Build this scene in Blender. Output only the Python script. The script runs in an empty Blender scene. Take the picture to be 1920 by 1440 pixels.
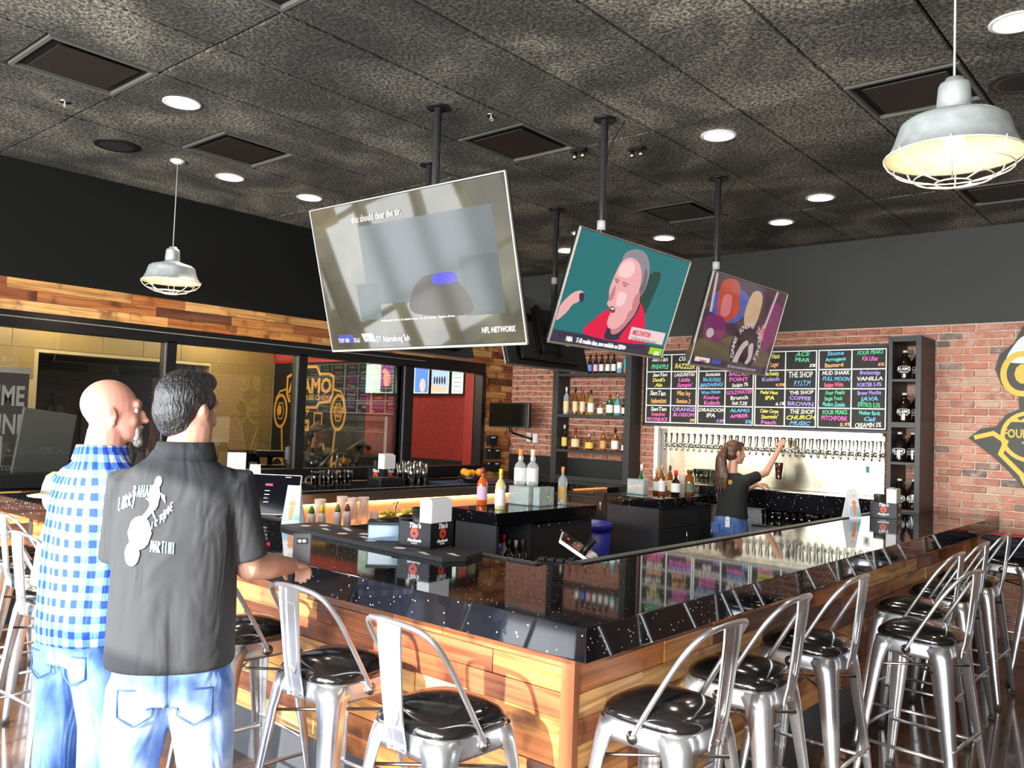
import bpy, bmesh, math, random
from mathutils import Vector, Matrix
from math import pi, sin, cos, radians
rnd = random.Random(7)
D = bpy.data
SC = bpy.context.scene
COL = SC.collection

# ------------------------------------------------ camera, sky, sun, window light, exposure
cam = D.objects.new('camera', D.cameras.new('camera'))
COL.objects.link(cam)
SC.camera = cam
yaw, pitch, roll = -0.711590, 0.046530, 0.036777
f_ = Vector((sin(yaw) * cos(pitch), cos(yaw) * cos(pitch), sin(pitch)))
r_ = Vector((cos(yaw), -sin(yaw), 0))
u_ = r_.cross(f_)
rr = cos(roll) * r_ + sin(roll) * u_
uu = -sin(roll) * r_ + cos(roll) * u_
cam.matrix_world = Matrix(((rr.x, uu.x, -f_.x, 0), (rr.y, uu.y, -f_.y, 0), (rr.z, uu.z, -f_.z, 1.73), (0, 0, 0, 1)))
cam.data.sensor_width = 36
cam.data.lens = 1589.36 / 1920 * 36
cam.data.clip_start = 0.05
cam.data.clip_end = 200

SC.view_settings.view_transform = 'Standard'
SC.view_settings.look = 'None'
SC.view_settings.gamma = 1
SC.view_settings.use_curve_mapping = False
SC.view_settings.exposure = 0.85

w = D.worlds.new('world')
SC.world = w
w.use_nodes = True
nt = w.node_tree
bg = nt.nodes['Background']
sky = nt.nodes.new('ShaderNodeTexSky')
sky.sky_type = 'NISHITA'
sky.sun_disc = False
sky.sun_elevation = radians(40)
sky.sun_rotation = radians(170)
nt.links.new(sky.outputs[0], bg.inputs[0])
bg.inputs[1].default_value = 0.35

sun = D.objects.new('sun', D.lights.new('sun', 'SUN'))
COL.objects.link(sun)
sun.data.energy = 9.0
sun.data.angle = radians(0.6)
sun.data.color = (1, 0.95, 0.87)
sun.rotation_euler = Vector((0.22, -0.90, 0.40)).to_track_quat('Z', 'Y').to_euler()

STORE_Y = -2.3
for i in range(5):
    a = D.objects.new('window_daylight', D.lights.new('window_daylight', 'AREA'))
    COL.objects.link(a)
    a.data.shape = 'RECTANGLE'
    a.data.size = 1.9
    a.data.size_y = 2.7
    a.data.energy = 165
    a.data.color = (0.93, 0.97, 1.0)
    a.location = (-6.0 + 2.2 * i, STORE_Y - 0.25, 1.75)
    a.rotation_euler = (radians(90), 0, 0)
a = D.objects.new('window_daylight', D.lights.new('window_daylight', 'AREA'))
COL.objects.link(a)
a.data.shape = 'RECTANGLE'; a.data.size = 2.7; a.data.size_y = 2.7; a.data.energy = 70
a.data.color = (0.93, 0.97, 1.0)
a.location = (-7.7, -.75, 1.75)
a.rotation_euler = (radians(90), 0, radians(-90))

# ------------------------------------------------ helpers
def tag(o, label=None, cat=None, group=None, kind=None):
    if label: o['label'] = label
    if cat: o['category'] = cat
    if group: o['group'] = group
    if kind: o['kind'] = kind
    return o

def empty(name, loc=(0, 0, 0), rz=0, label=None, cat=None, group=None, parent=None):
    o = D.objects.new(name, None)
    COL.objects.link(o)
    o.location = loc
    o.rotation_euler = (0, 0, rz)
    o.empty_display_size = 0.05
    if parent: o.parent = parent
    return tag(o, label, cat, group)

def copy_tree(o, parent=None, loc=None, rz=None, label=None):
    c = o.copy()
    COL.objects.link(c)
    c.parent = parent
    if loc is not None: c.location = loc
    if rz is not None: c.rotation_euler = (0, 0, rz)
    if label: c['label'] = label
    for ch in o.children:
        copy_tree(ch, c)
    return c

class MB:
    def __init__(s):
        s.v = []; s.f = []; s.mi = []; s.sm = []; s.T = Matrix.Identity(4); s.m = 0
    def add(s, vs, fs, smooth=False):
        b = len(s.v)
        s.v += [tuple(s.T @ Vector(p)) for p in vs]
        for f in fs:
            s.f.append([b + i for i in f]); s.mi.append(s.m); s.sm.append(smooth)
        return s
    def box(s, x0, y0, z0, x1, y1, z1, bev=0):
        if x0 > x1: x0, x1 = x1, x0
        if y0 > y1: y0, y1 = y1, y0
        if z0 > z1: z0, z1 = z1, z0
        if bev:
            bm = bmesh.new()
            bmesh.ops.create_cube(bm, size=1)
            for v in bm.verts:
                v.co = Vector(((x0 + x1) / 2 + v.co.x * (x1 - x0), (y0 + y1) / 2 + v.co.y * (y1 - y0), (z0 + z1) / 2 + v.co.z * (z1 - z0)))
            bmesh.ops.bevel(bm, geom=bm.edges[:], offset=bev, segments=2, affect='EDGES', profile=.6)
            bm.verts.index_update()
            s.add([v.co[:] for v in bm.verts], [[v.index for v in f.verts] for f in bm.faces])
            bm.free()
            return s
        v = [(x0, y0, z0), (x1, y0, z0), (x1, y1, z0), (x0, y1, z0), (x0, y0, z1), (x1, y0, z1), (x1, y1, z1), (x0, y1, z1)]
        return s.add(v, [(0, 3, 2, 1), (4, 5, 6, 7), (0, 1, 5, 4), (1, 2, 6, 5), (2, 3, 7, 6), (3, 0, 4, 7)])
    def cbox(s, c, d, bev=0):
        return s.box(c[0] - d[0] / 2, c[1] - d[1] / 2, c[2] - d[2] / 2, c[0] + d[0] / 2, c[1] + d[1] / 2, c[2] + d[2] / 2, bev)
    def rings(s, R, caps=True, smooth=True, closed=False):
        n = len(R[0]); vs = [p for r in R for p in r]; fs = []
        k = len(R)
        for i in range(k if closed else k - 1):
            j = (i + 1) % k
            for a in range(n):
                b = (a + 1) % n
                fs.append((i * n + a, i * n + b, j * n + b, j * n + a))
        if caps and not closed:
            fs.append(list(range(n))[::-1]); fs.append([(k - 1) * n + a for a in range(n)])
        return s.add(vs, fs, smooth)
    def lathe(s, prof, n=20, c=(0, 0, 0), smooth=True, caps=True):
        R = [[(c[0] + r * cos(2 * pi * a / n), c[1] + r * sin(2 * pi * a / n), c[2] + z) for a in range(n)] for r, z in prof]
        return s.rings(R, caps, smooth)
    def tube(s, path, r, n=8, closed=False, flat=None, smooth=True):
        P = [Vector(p) for p in path]; k = len(P)
        rs = r if isinstance(r, (list, tuple)) else [r] * k
        R = []; up = None
        for i in range(k):
            if closed: t = P[(i + 1) % k] - P[i - 1]
            else: t = P[min(i + 1, k - 1)] - P[max(i - 1, 0)]
            t.normalize()
            if up is None:
                up = Vector((0, 0, 1)) if abs(t.z) < .9 else Vector((0, 1, 0))
            x = t.cross(up).normalized(); up = x.cross(t).normalized()
            ra = rs[i]; ra = ra if isinstance(ra, (list, tuple)) else (ra, ra)
            R.append([P[i] + x * ra[0] * cos(2 * pi * a / n) + up * ra[1] * sin(2 * pi * a / n) for a in range(n)])
        return s.rings(R, True, smooth, closed)
    def ell(s, c, r, rot=None, nu=16, nv=10):
        vs = [(0, 0, -1)]
        for i in range(1, nv):
            ph = -pi / 2 + pi * i / nv
            vs += [(cos(ph) * cos(2 * pi * a / nu), cos(ph) * sin(2 * pi * a / nu), sin(ph)) for a in range(nu)]
        vs.append((0, 0, 1))
        fs = [(0, 1 + (a + 1) % nu, 1 + a) for a in range(nu)]
        for i in range(nv - 2):
            for a in range(nu):
                b = (a + 1) % nu
                fs.append((1 + i * nu + a, 1 + i * nu + b, 1 + (i + 1) * nu + b, 1 + (i + 1) * nu + a))
        t = len(vs) - 1
        fs += [(t, 1 + (nv - 2) * nu + a, 1 + (nv - 2) * nu + (a + 1) % nu) for a in range(nu)]
        Rm = rot or Matrix.Identity(3)
        vs = [tuple(Vector(c) + Rm @ Vector((p[0] * r[0], p[1] * r[1], p[2] * r[2]))) for p in vs]
        return s.add(vs, fs, True)
    def prism(s, poly, z0, z1):
        n = len(poly)
        return s.add([(x, y, z0) for x, y in poly] + [(x, y, z1) for x, y in poly],
                     [list(range(n))[::-1], list(range(n, 2 * n))] + [(i, (i + 1) % n, n + (i + 1) % n, n + i) for i in range(n)])
    def mesh(s, name, mat):
        me = D.meshes.new(name)
        me.from_pydata(s.v, [], s.f)
        for m in (mat if isinstance(mat, (list, tuple)) else [mat]): me.materials.append(m)
        me.polygons.foreach_set('material_index', s.mi)
        me.polygons.foreach_set('use_smooth', s.sm)
        bm = bmesh.new(); bm.from_mesh(me)
        bmesh.ops.recalc_face_normals(bm, faces=bm.faces[:])
        bm.to_mesh(me); bm.free()
        me.update()
        return me
    def build(s, name, mat, parent=None, loc=None, label=None, cat=None, group=None, kind=None):
        o = D.objects.new(name, s.mesh(name, mat))
        COL.objects.link(o)
        if parent: o.parent = parent
        if loc is not None: o.location = loc
        return tag(o, label, cat, group, kind)

def place(name, me, parent=None, loc=(0, 0, 0), rz=0, label=None, cat=None, group=None):
    o = D.objects.new(name, me)
    COL.objects.link(o)
    o.location = loc
    o.rotation_euler = (0, 0, rz)
    if parent: o.parent = parent
    return tag(o, label, cat, group)

def spline(pts, k=6, closed=False):
    P = [Vector(p) for p in pts]; n = len(P); out = []
    for i in range(n if closed else n - 1):
        g = lambda j: P[j % n] if closed else P[max(0, min(n - 1, j))]
        a, b, c, d = g(i - 1), g(i), g(i + 1), g(i + 2)
        for q in range(k):
            t = q / k
            out.append(.5 * ((2 * b) + (c - a) * t + (2 * a - 5 * b + 4 * c - d) * t * t + (3 * b - a - 3 * c + d) * t ** 3))
    if not closed: out.append(P[-1])
    return out

def disc(cx, cy, rx, ry=None, n=20, a0=0, a1=2 * pi):
    ry = ry or rx
    return [(cx + rx * cos(a0 + (a1 - a0) * i / (n if a1 - a0 >= 2 * pi - .01 else n - 1)), cy + ry * sin(a0 + (a1 - a0) * i / (n if a1 - a0 >= 2 * pi - .01 else n - 1))) for i in range(n)]

def ringpoly(cx, cy, r0, r1, n=28):
    return [[(cx + ra * cos(2 * pi * (i + q) / n), cy + rb * sin(2 * pi * (i + q) / n)) for (ra, rb, q) in ((r0[0], r0[1], 0), (r1[0], r1[1], 0), (r1[0], r1[1], 1), (r0[0], r0[1], 1))] for i in range(n)]

def stroke(pts, wd, closed=False):
    P = [Vector((p[0], p[1])) for p in pts]; n = len(P); out = []
    for i in range(n if closed else n - 1):
        a, b = P[i], P[(i + 1) % n]
        d = (b - a)
        if d.length < 1e-6: continue
        d.normalize(); m = Vector((-d.y, d.x)) * wd / 2; e = d * wd * .3
        out.append([tuple(a - e + m), tuple(a - e - m), tuple(b + e - m), tuple(b + e + m)])
    return out

def flat(name, shapes, parent, thick=.0012, z0=0):
    """printed shapes: list of (material, [polygons]) laid in the local XY plane, later ones slightly prouder"""
    mats = []; mb = MB()
    for i, (m, polys) in enumerate(shapes):
        if m not in mats: mats.append(m)
        mb.m = mats.index(m)
        zz = z0 + thick * .5 * (i + 1)
        for pi_, p in enumerate(polys):
            mb.add([(q[0], q[1], zz + pi_ * .00003) for q in p], [list(range(len(p)))])
    me = D.meshes.new(name); me.from_pydata(mb.v, [], mb.f)
    for m in mats: me.materials.append(m)
    me.polygons.foreach_set('material_index', mb.mi)
    o = D.objects.new(name, me); COL.objects.link(o); o.parent = parent
    return o

def text(s, size, mat, loc, rot=(0, 0, 0), parent=None, name='lettering', align='CENTER', sx=1.0, shear=0, bold=0, ext=.0004, lines=.85):
    c = D.curves.new(name, 'FONT')
    c.body = s; c.size = size; c.align_x = align; c.align_y = 'CENTER'
    c.shear = shear; c.offset = bold; c.extrude = ext; c.resolution_u = 2; c.space_line = lines
    c.materials.append(mat)
    tmp = D.objects.new(name, c)
    me = D.meshes.new_from_object(tmp); D.objects.remove(tmp); D.curves.remove(c)
    o = D.objects.new(name, me); COL.objects.link(o)
    o.location = loc; o.rotation_euler = rot; o.scale = (sx, 1, 1)
    if parent: o.parent = parent
    return o

# ------------------------------------------------ materials
def M(name, col, rough=.5, metal=0, emit=0, trans=0, coat=0, ior=1.5, noise=None, bump=None, spec=None, alpha=1):
    m = D.materials.new(name); m.use_nodes = True
    N = m.node_tree.nodes; L = m.node_tree.links; b = N['Principled BSDF']
    b.inputs['Base Color'].default_value = (*col, 1)
    b.inputs['Roughness'].default_value = rough
    b.inputs['Metallic'].default_value = metal
    b.inputs['Transmission Weight'].default_value = trans
    b.inputs['Coat Weight'].default_value = coat
    b.inputs['Coat Roughness'].default_value = .05
    b.inputs['IOR'].default_value = ior
    b.inputs['Alpha'].default_value = alpha
    if spec is not None: b.inputs['Specular IOR Level'].default_value = spec
    if emit:
        b.inputs['Emission Color'].default_value = (*col, 1)
        b.inputs['Emission Strength'].default_value = emit
    if noise or bump:
        g = N.new('ShaderNodeNewGeometry')
    if noise:
        t = N.new('ShaderNodeTexNoise'); t.inputs['Scale'].default_value = noise[0]; t.inputs['Detail'].default_value = 6
        if len(noise) > 2:
            mp = N.new('ShaderNodeMapping'); mp.inputs['Scale'].default_value = noise[2]
            L.new(g.outputs['Position'], mp.inputs[0]); L.new(mp.outputs[0], t.inputs['Vector'])
        else: L.new(g.outputs['Position'], t.inputs['Vector'])
        rp = N.new('ShaderNodeMapRange'); rp.inputs[1].default_value = .3; rp.inputs[2].default_value = .7
        rp.inputs[3].default_value = 1 - noise[1]; rp.inputs[4].default_value = 1 + noise[1]
        L.new(t.outputs['Fac'], rp.inputs[0])
        mx = N.new('ShaderNodeVectorMath'); mx.operation = 'SCALE'; mx.inputs[0].default_value = col
        L.new(rp.outputs[0], mx.inputs['Scale']); L.new(mx.outputs[0], b.inputs['Base Color'])
    if bump:
        t2 = N.new('ShaderNodeTexNoise'); t2.inputs['Scale'].default_value = bump[0]; t2.inputs['Detail'].default_value = 4
        L.new(g.outputs['Position'], t2.inputs['Vector'])
        bp = N.new('ShaderNodeBump'); bp.inputs['Strength'].default_value = bump[1]; bp.inputs['Distance'].default_value = .01
        L.new(t2.outputs['Fac'], bp.inputs['Height']); L.new(bp.outputs[0], b.inputs['Normal'])
    return m

def ramp(N, stops, interp='LINEAR'):
    r = N.new('ShaderNodeValToRGB'); r.color_ramp.interpolation = interp
    e = r.color_ramp.elements
    while len(e) < len(stops): e.new(.5)
    for i, (p, c) in enumerate(stops):
        e[i].position = p; e[i].color = (*c, 1)
    return r

def wood(name, scale, dark=1.0):
    m = M(name, (.4, .2, .1), .42)
    N = m.node_tree.nodes; L = m.node_tree.links; b = N['Principled BSDF']
    g = N.new('ShaderNodeNewGeometry'); oi = N.new('ShaderNodeObjectInfo')
    k = dark * 1.3
    r1 = ramp(N, [(0, (.50 * k, .25 * k, .085 * k)), (.2, (.36 * k, .125 * k, .04 * k)), (.36, (.23 * k, .07 * k, .028 * k)), (.5, (.44 * k, .185 * k, .055 * k)), (.64, (.12 * k, .045 * k, .025 * k)), (.74, (.58 * k, .32 * k, .12 * k)), (.9, (.30 * k, .10 * k, .035 * k))], 'CONSTANT')
    L.new(oi.outputs['Random'], r1.inputs[0])
    mp = N.new('ShaderNodeMapping'); mp.inputs['Scale'].default_value = scale
    add = N.new('ShaderNodeVectorMath'); add.operation = 'MULTIPLY_ADD'
    cmb = N.new('ShaderNodeCombineXYZ')
    for i in range(3): L.new(oi.outputs['Random'], cmb.inputs[i])
    add.inputs[1].default_value = (37, 51, 23)
    L.new(cmb.outputs[0], add.inputs[0]); L.new(g.outputs['Position'], add.inputs[2])
    L.new(add.outputs[0], mp.inputs[0])
    n1 = N.new('ShaderNodeTexNoise'); n1.inputs['Scale'].default_value = 1.6; n1.inputs['Detail'].default_value = 8; n1.inputs['Distortion'].default_value = .6
    L.new(mp.outputs[0], n1.inputs['Vector'])
    n2 = N.new('ShaderNodeTexNoise'); n2.inputs['Scale'].default_value = 5; n2.inputs['Detail'].default_value = 3
    L.new(add.outputs[0], n2.inputs['Vector'])
    r2 = ramp(N, [(.3, (.45, .4, .38)), (.5, (.9, .88, .85)), (.7, (1.25, 1.25, 1.2))])
    L.new(n1.outputs['Fac'], r2.inputs[0])
    r3 = ramp(N, [(.32, (.35, .3, .3)), (.45, (1, 1, 1)), (.8, (1.12, 1.1, 1.05))])
    L.new(n2.outputs['Fac'], r3.inputs[0])
    m1 = N.new('ShaderNodeVectorMath'); m1.operation = 'MULTIPLY'
    m2 = N.new('ShaderNodeVectorMath'); m2.operation = 'MULTIPLY'
    L.new(r1.outputs[0], m1.inputs[0]); L.new(r2.outputs[0], m1.inputs[1])
    L.new(m1.outputs[0], m2.inputs[0]); L.new(r3.outputs[0], m2.inputs[1])
    L.new(m2.outputs[0], b.inputs['Base Color'])
    bp = N.new('ShaderNodeBump'); bp.inputs['Strength'].default_value = .25; bp.inputs['Distance'].default_value = .004
    L.new(n1.outputs['Fac'], bp.inputs['Height']); L.new(bp.outputs[0], b.inputs['Normal'])
    return m
WOODY = wood('wood_along_y', (14, 1.2, 26))
WOODX = wood('wood_along_x', (1.2, 14, 26))

def brickmat():
    m = M('brick_clay', (.4, .15, .1), .85)
    N = m.node_tree.nodes; L = m.node_tree.links; b = N['Principled BSDF']
    g = N.new('ShaderNodeNewGeometry'); oi = N.new('ShaderNodeObjectInfo')
    r1 = ramp(N, [(0, (.56, .23, .15)), (.22, (.62, .29, .20)), (.4, (.46, .19, .13)), (.55, (.60, .37, .27)), (.68, (.30, .19, .15)), (.78, (.20, .14, .12)), (.84, (.60, .25, .16))], 'CONSTANT')
    L.new(oi.outputs['Random'], r1.inputs[0])
    n = N.new('ShaderNodeTexNoise'); n.inputs['Scale'].default_value = 11; n.inputs['Detail'].default_value = 7; n.inputs['Roughness'].default_value = .7
    L.new(g.outputs['Position'], n.inputs['Vector'])
    r2 = ramp(N, [(.48, (0, 0, 0)), (.66, (.55, .55, .55))])
    L.new(n.outputs['Fac'], r2.inputs[0])
    mx = N.new('ShaderNodeMix'); mx.data_type = 'RGBA'
    L.new(r2.outputs[0], mx.inputs[0]); L.new(r1.outputs[0], mx.inputs[6]); mx.inputs[7].default_value = (.70, .56, .46, 1)
    L.new(mx.outputs[2], b.inputs['Base Color'])
    bp = N.new('ShaderNodeBump'); bp.inputs['Strength'].default_value = .5; bp.inputs['Distance'].default_value = .006
    L.new(n.outputs['Fac'], bp.inputs['Height']); L.new(bp.outputs[0], b.inputs['Normal'])
    return m
BRICK = brickmat()
MORTAR = M('mortar', (.66, .54, .44), .95, bump=(60, .4), noise=(9, .15))

def ceilmat():
    m = M('fibre_ceiling', (.05, .048, .04), .95)
    N = m.node_tree.nodes; L = m.node_tree.links; b = N['Principled BSDF']
    g = N.new('ShaderNodeNewGeometry'); oi = N.new('ShaderNodeObjectInfo')
    n1 = N.new('ShaderNodeTexNoise'); n1.inputs['Scale'].default_value = 1.3; n1.inputs['Detail'].default_value = 5; n1.inputs['Distortion'].default_value = .8
    n2 = N.new('ShaderNodeTexNoise'); n2.inputs['Scale'].default_value = 48; n2.inputs['Detail'].default_value = 5; n2.inputs['Roughness'].default_value = .75
    L.new(g.outputs['Position'], n1.inputs['Vector']); L.new(g.outputs['Position'], n2.inputs['Vector'])
    ra = ramp(N, [(.36, (.040, .037, .030)), (.5, (.085, .079, .062)), (.66, (.20, .185, .14))])
    L.new(n1.outputs['Fac'], ra.inputs[0])
    rb = ramp(N, [(.40, (.12, .12, .12)), (.5, (.95, .95, .95)), (.60, (2.5, 2.45, 2.3))])
    L.new(n2.outputs['Fac'], rb.inputs[0])
    m1 = N.new('ShaderNodeVectorMath'); m1.operation = 'MULTIPLY'
    L.new(ra.outputs[0], m1.inputs[0]); L.new(rb.outputs[0], m1.inputs[1])
    m2 = N.new('ShaderNodeVectorMath'); m2.operation = 'SCALE'
    mr = N.new('ShaderNodeMapRange'); mr.inputs[3].default_value = .8; mr.inputs[4].default_value = 1.25
    L.new(oi.outputs['Random'], mr.inputs[0]); L.new(m1.outputs[0], m2.inputs[0]); L.new(mr.outputs[0], m2.inputs['Scale'])
    L.new(m2.outputs[0], b.inputs['Base Color'])
    bp = N.new('ShaderNodeBump'); bp.inputs['Strength'].default_value = 1.0; bp.inputs['Distance'].default_value = .018
    L.new(n2.outputs['Fac'], bp.inputs['Height']); L.new(bp.outputs[0], b.inputs['Normal'])
    return m
CEIL = ceilmat()

def granite():
    m = M('black_granite', (.006, .006, .008), .045, ior=1.55)
    N = m.node_tree.nodes; L = m.node_tree.links; b = N['Principled BSDF']
    g = N.new('ShaderNodeNewGeometry')
    out = []
    for sc, th in ((26, .11), (56, .15)):
        v = N.new('ShaderNodeTexVoronoi'); v.inputs['Scale'].default_value = sc
        L.new(g.outputs['Position'], v.inputs['Vector'])
        lt = N.new('ShaderNodeMath'); lt.operation = 'LESS_THAN'; lt.inputs[1].default_value = th
        L.new(v.outputs['Distance'], lt.inputs[0])
        sp = N.new('ShaderNodeSeparateColor'); L.new(v.outputs['Color'], sp.inputs[0])
        gt = N.new('ShaderNodeMath'); gt.operation = 'GREATER_THAN'; gt.inputs[1].default_value = .72
        L.new(sp.outputs[0], gt.inputs[0])
        mu = N.new('ShaderNodeMath'); mu.operation = 'MULTIPLY'
        L.new(lt.outputs[0], mu.inputs[0]); L.new(gt.outputs[0], mu.inputs[1]); out.append(mu)
    mxm = N.new('ShaderNodeMath'); mxm.operation = 'MAXIMUM'
    L.new(out[0].outputs[0], mxm.inputs[0]); L.new(out[1].outputs[0], mxm.inputs[1])
    mx = N.new('ShaderNodeMix'); mx.data_type = 'RGBA'
    L.new(mxm.outputs[0], mx.inputs[0]); mx.inputs[6].default_value = (.006, .006, .008, 1); mx.inputs[7].default_value = (.75, .73, .7, 1)
    L.new(mx.outputs[2], b.inputs['Base Color'])
    return m
GRANITE = granite()

def glassmat(name, tint=(1, 1, 1), refl=1.0):
    m = D.materials.new(name); m.use_nodes = True
    N = m.node_tree.nodes; L = m.node_tree.links
    N.remove(N['Principled BSDF'])
    t = N.new('ShaderNodeBsdfTransparent'); t.inputs[0].default_value = (*tint, 1)
    gl = N.new('ShaderNodeBsdfGlossy'); gl.inputs['Roughness'].default_value = .0
    fr = N.new('ShaderNodeFresnel'); fr.inputs['IOR'].default_value = 1.5
    mu = N.new('ShaderNodeMath'); mu.operation = 'MULTIPLY'; mu.inputs[1].default_value = refl; mu.use_clamp = True
    mx = N.new('ShaderNodeMixShader')
    L.new(fr.outputs[0], mu.inputs[0]); L.new(mu.outputs[0], mx.inputs[0]); L.new(t.outputs[0], mx.inputs[1]); L.new(gl.outputs[0], mx.inputs[2])
    L.new(mx.outputs[0], N['Material Output'].inputs[0])
    return m
PANE = glassmat('window_glass', (.93, .93, .9), 1.7)
CLEAR = glassmat('clear_glass', (.86, .9, .9), 2.2)
FROSTCUP = M('frosted_plastic', (.9, .82, .8), .3, trans=.5, alpha=.75)

BLACKW = M('black_wall_paint', (.006, .006, .005), .75, spec=.25)
GREYW = M('charcoal_wall_paint', (.045, .047, .043), .7)
FRAME = M('black_metal_frame', (.008, .008, .009), .35)
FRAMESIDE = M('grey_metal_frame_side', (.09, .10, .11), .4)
CHARC = M('charcoal_laminate', (.030, .031, .033), .45)
BLACK = M('black_plastic', (.008, .008, .009), .35)
MATTEBLK = M('matte_black', (.006, .006, .007), .8)
RUBBER = M('black_rubber', (.012, .012, .013), .6)
CHROME = M('chrome', (.7, .7, .7), .15, metal=1)
STEEL = M('brushed_steel', (.62, .58, .45), .24, metal=1, noise=(2.5, .35, (1.8, 1.8, .05)), bump=(4, .05))  # tall bands in the colour imitate window reflections
STEELD = M('dark_steel', (.32, .30, .27), .3, metal=1)
GALV = M('galvanised_shade', (.52, .56, .56), .45, metal=.55, noise=(18, .18))
RAW = M('raw_stool_steel', (.60, .61, .63), .30, metal=.92, noise=(7, .16), bump=(25, .05))
VINYL = M('black_vinyl', (.006, .005, .005), .13, coat=.3, ior=1.7)
WHITE = M('white_paper', (.85, .85, .86), .7)
WPLAS = M('white_plastic', (.8, .8, .8), .35)
PLATE = M('silver_bezel', (.40, .39, .36), .4, metal=.5)
LAMP = M('lamp_glow', (1, .93, .80), emit=14)
BULB = M('bulb_glow', (1, .78, .50), emit=6)
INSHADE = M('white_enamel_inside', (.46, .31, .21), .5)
WIRE = M('cage_wire', (.85, .78, .66), .35, metal=.3)
CORD = M('grey_cord', (.35, .35, .33), .6)
ORANGE = M('orange_peel', (.9, .35, .02), .5)
BLUEBIN = M('blue_plastic', (.01, .015, .25), .4)
DISH = M('dark_dish', (.02, .015, .015), .3)
def E(name, c, s=1.0, rough=.15): return M(name, c, rough, emit=s)
def P(name, c, rough=.6): return M(name, c, rough)

# ================================================ SETTING
XL, YW, ZC, BZ = -7.4, 8.59, 3.687, 1.067
XR = 2.6
# floor: polished stained concrete
fm = M('stained_concrete', (.06, .03, .018), .14, coat=.3)
N = fm.node_tree.nodes; L = fm.node_tree.links
g = N.new('ShaderNodeNewGeometry'); n = N.new('ShaderNodeTexNoise'); n.inputs['Scale'].default_value = 2.6; n.inputs['Detail'].default_value = 9; n.inputs['Roughness'].default_value = .65
L.new(g.outputs['Position'], n.inputs['Vector'])
q = ramp(N, [(.35, (.018, .011, .008)), (.5, (.055, .028, .017)), (.62, (.11, .058, .035)), (.72, (.17, .11, .08))])
L.new(n.outputs['Fac'], q.inputs[0]); L.new(q.outputs[0], N['Principled BSDF'].inputs['Base Color'])
MB().box(-13, STORE_Y, -.1, XR, 9, 0).build('floor', fm, kind='structure')
MB().box(-30, -30, -.2, 30, STORE_Y, -.02).build('ground_outside', P('pavement', (.35, .34, .32)), kind='structure')

# ceiling deck with hung fibre panels
ce = MB().box(XL - .2, STORE_Y - .3, ZC + .03, XR + .2, YW + .2, ZC + .2).build('ceiling', BLACKW, kind='structure')
xs = [-7.4] + [round(-2.93 + .61 * k, 3) for k in range(-7, 10)]
vents = [(-5.37, 1.68), (-5.98, 3.06), (-4.15, 4.12), (-1.71, 4.74), (-3.54, 1.68), (-1.71, 7.19), (-4.15, 6.40), (-.49, 2.3)]
panel_cache = {}
def panel(x0, x1, y0, y1):
    g_ = .009
    key = (round(x1 - x0, 3), round(y1 - y0, 3))
    if key not in panel_cache:
        panel_cache[key] = MB().box(g_, g_, 0, key[0] - g_, key[1] - g_, .022, .003).mesh('ceiling_panel', CEIL)
    o = place('ceiling_panel', panel_cache[key], ce, (x0, y0, ZC + rnd.uniform(-.002, .003)))
for i in range(len(xs) - 1):
    x0, x1 = xs[i], xs[i + 1]
    for y0 in (-2.59, -.15, 2.29, 4.73, 7.17):
        y1 = min(y0 + 2.44, YW); ys = [y0]
        hit = sorted(v[1] for v in vents if abs(v[0] - x0) < .05 and y0 - .02 <= v[1] < y1 - .3)
        c = y0
        for vy in hit:
            if vy - c > .05: panel(x0, x1, c, vy)
            c = vy + .61
        if y1 - c > .05: panel(x0, x1, c, y1)
VENTM = M('dark_vent_metal', (.016, .012, .010), .5)
vlab = ['dark square ceiling vent at upper left beside the bright downlight', 'dark square ceiling vent above the left end of the bar near the far pendant',
        'dark square ceiling vent between the first two television poles', 'dark square ceiling vent behind the near pendant lamp',
        'dark ceiling vent cut by the top edge of the photo', 'dark long ceiling vent at the right edge near the back wall',
        'dark ceiling vent between the second and third television poles towards the back', 'dark ceiling vent directly above the near pendant cord, off the top edge']
for (vx, vy), lb in zip(vents[:7], vlab):
    v = empty('ceiling_vent', (vx, vy, ZC), 0, lb, 'vent')
    f = MB(); s = .61
    f.box(.008, .008, -.004, s - .008, .03, .02); f.box(.008, s - .03, -.004, s - .008, s - .008, .02); f.box(.008, .03, -.004, .03, s - .03, .02); f.box(s - .03, .03, -.004, s - .008, s - .03, .02)
    f.build('vent_frame', P('vent_edge', (.10, .095, .08)) if vx == -5.37 else D.materials.get('vent_edge') or VENTM, v)
    MB().box(.03, .03, .018, s - .03, s - .03, .024).build('backing', BLACKW, v)
    MB().box(.085, .085, -.002, s - .085, s - .085, .005, .002).build('plaque', VENTM, v)

# recessed downlights
dl = [(-5.09, 2.60, 'bright round downlight nearest the upper left vent'), (-6.36, 3.70, 'round downlight just right of the far pendant cord'),
      (-6.33, 4.47, 'round downlight left of the big television'), (-2.62, 5.04, 'round downlight between the second television pole and the near pendant'),
      (-2.63, 6.86, 'round downlight below the near pendant towards the back wall'), (-3.23, 7.48, 'small round downlight closest to the back wall on the right'),
      (-4.48, 7.50, 'small round downlight above the middle television'), (-5.07, 6.89, 'round downlight seen just left of the top corner of the middle television'),
      (-5.73, 7.50, 'lowest small downlight beside the thin back television pole'), (-.79, 4.42, 'large bright downlight cut by the right edge')]
trim_me = MB().lathe([(.095, 0), (.118, 0), (.118, -.004), (.098, -.006), (.095, 0)], 28, caps=False).mesh('trim_ring', WPLAS)
lens_me = MB().lathe([(.001, -.003), (.096, -.003)], 28, caps=False).mesh('lens', LAMP)
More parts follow.
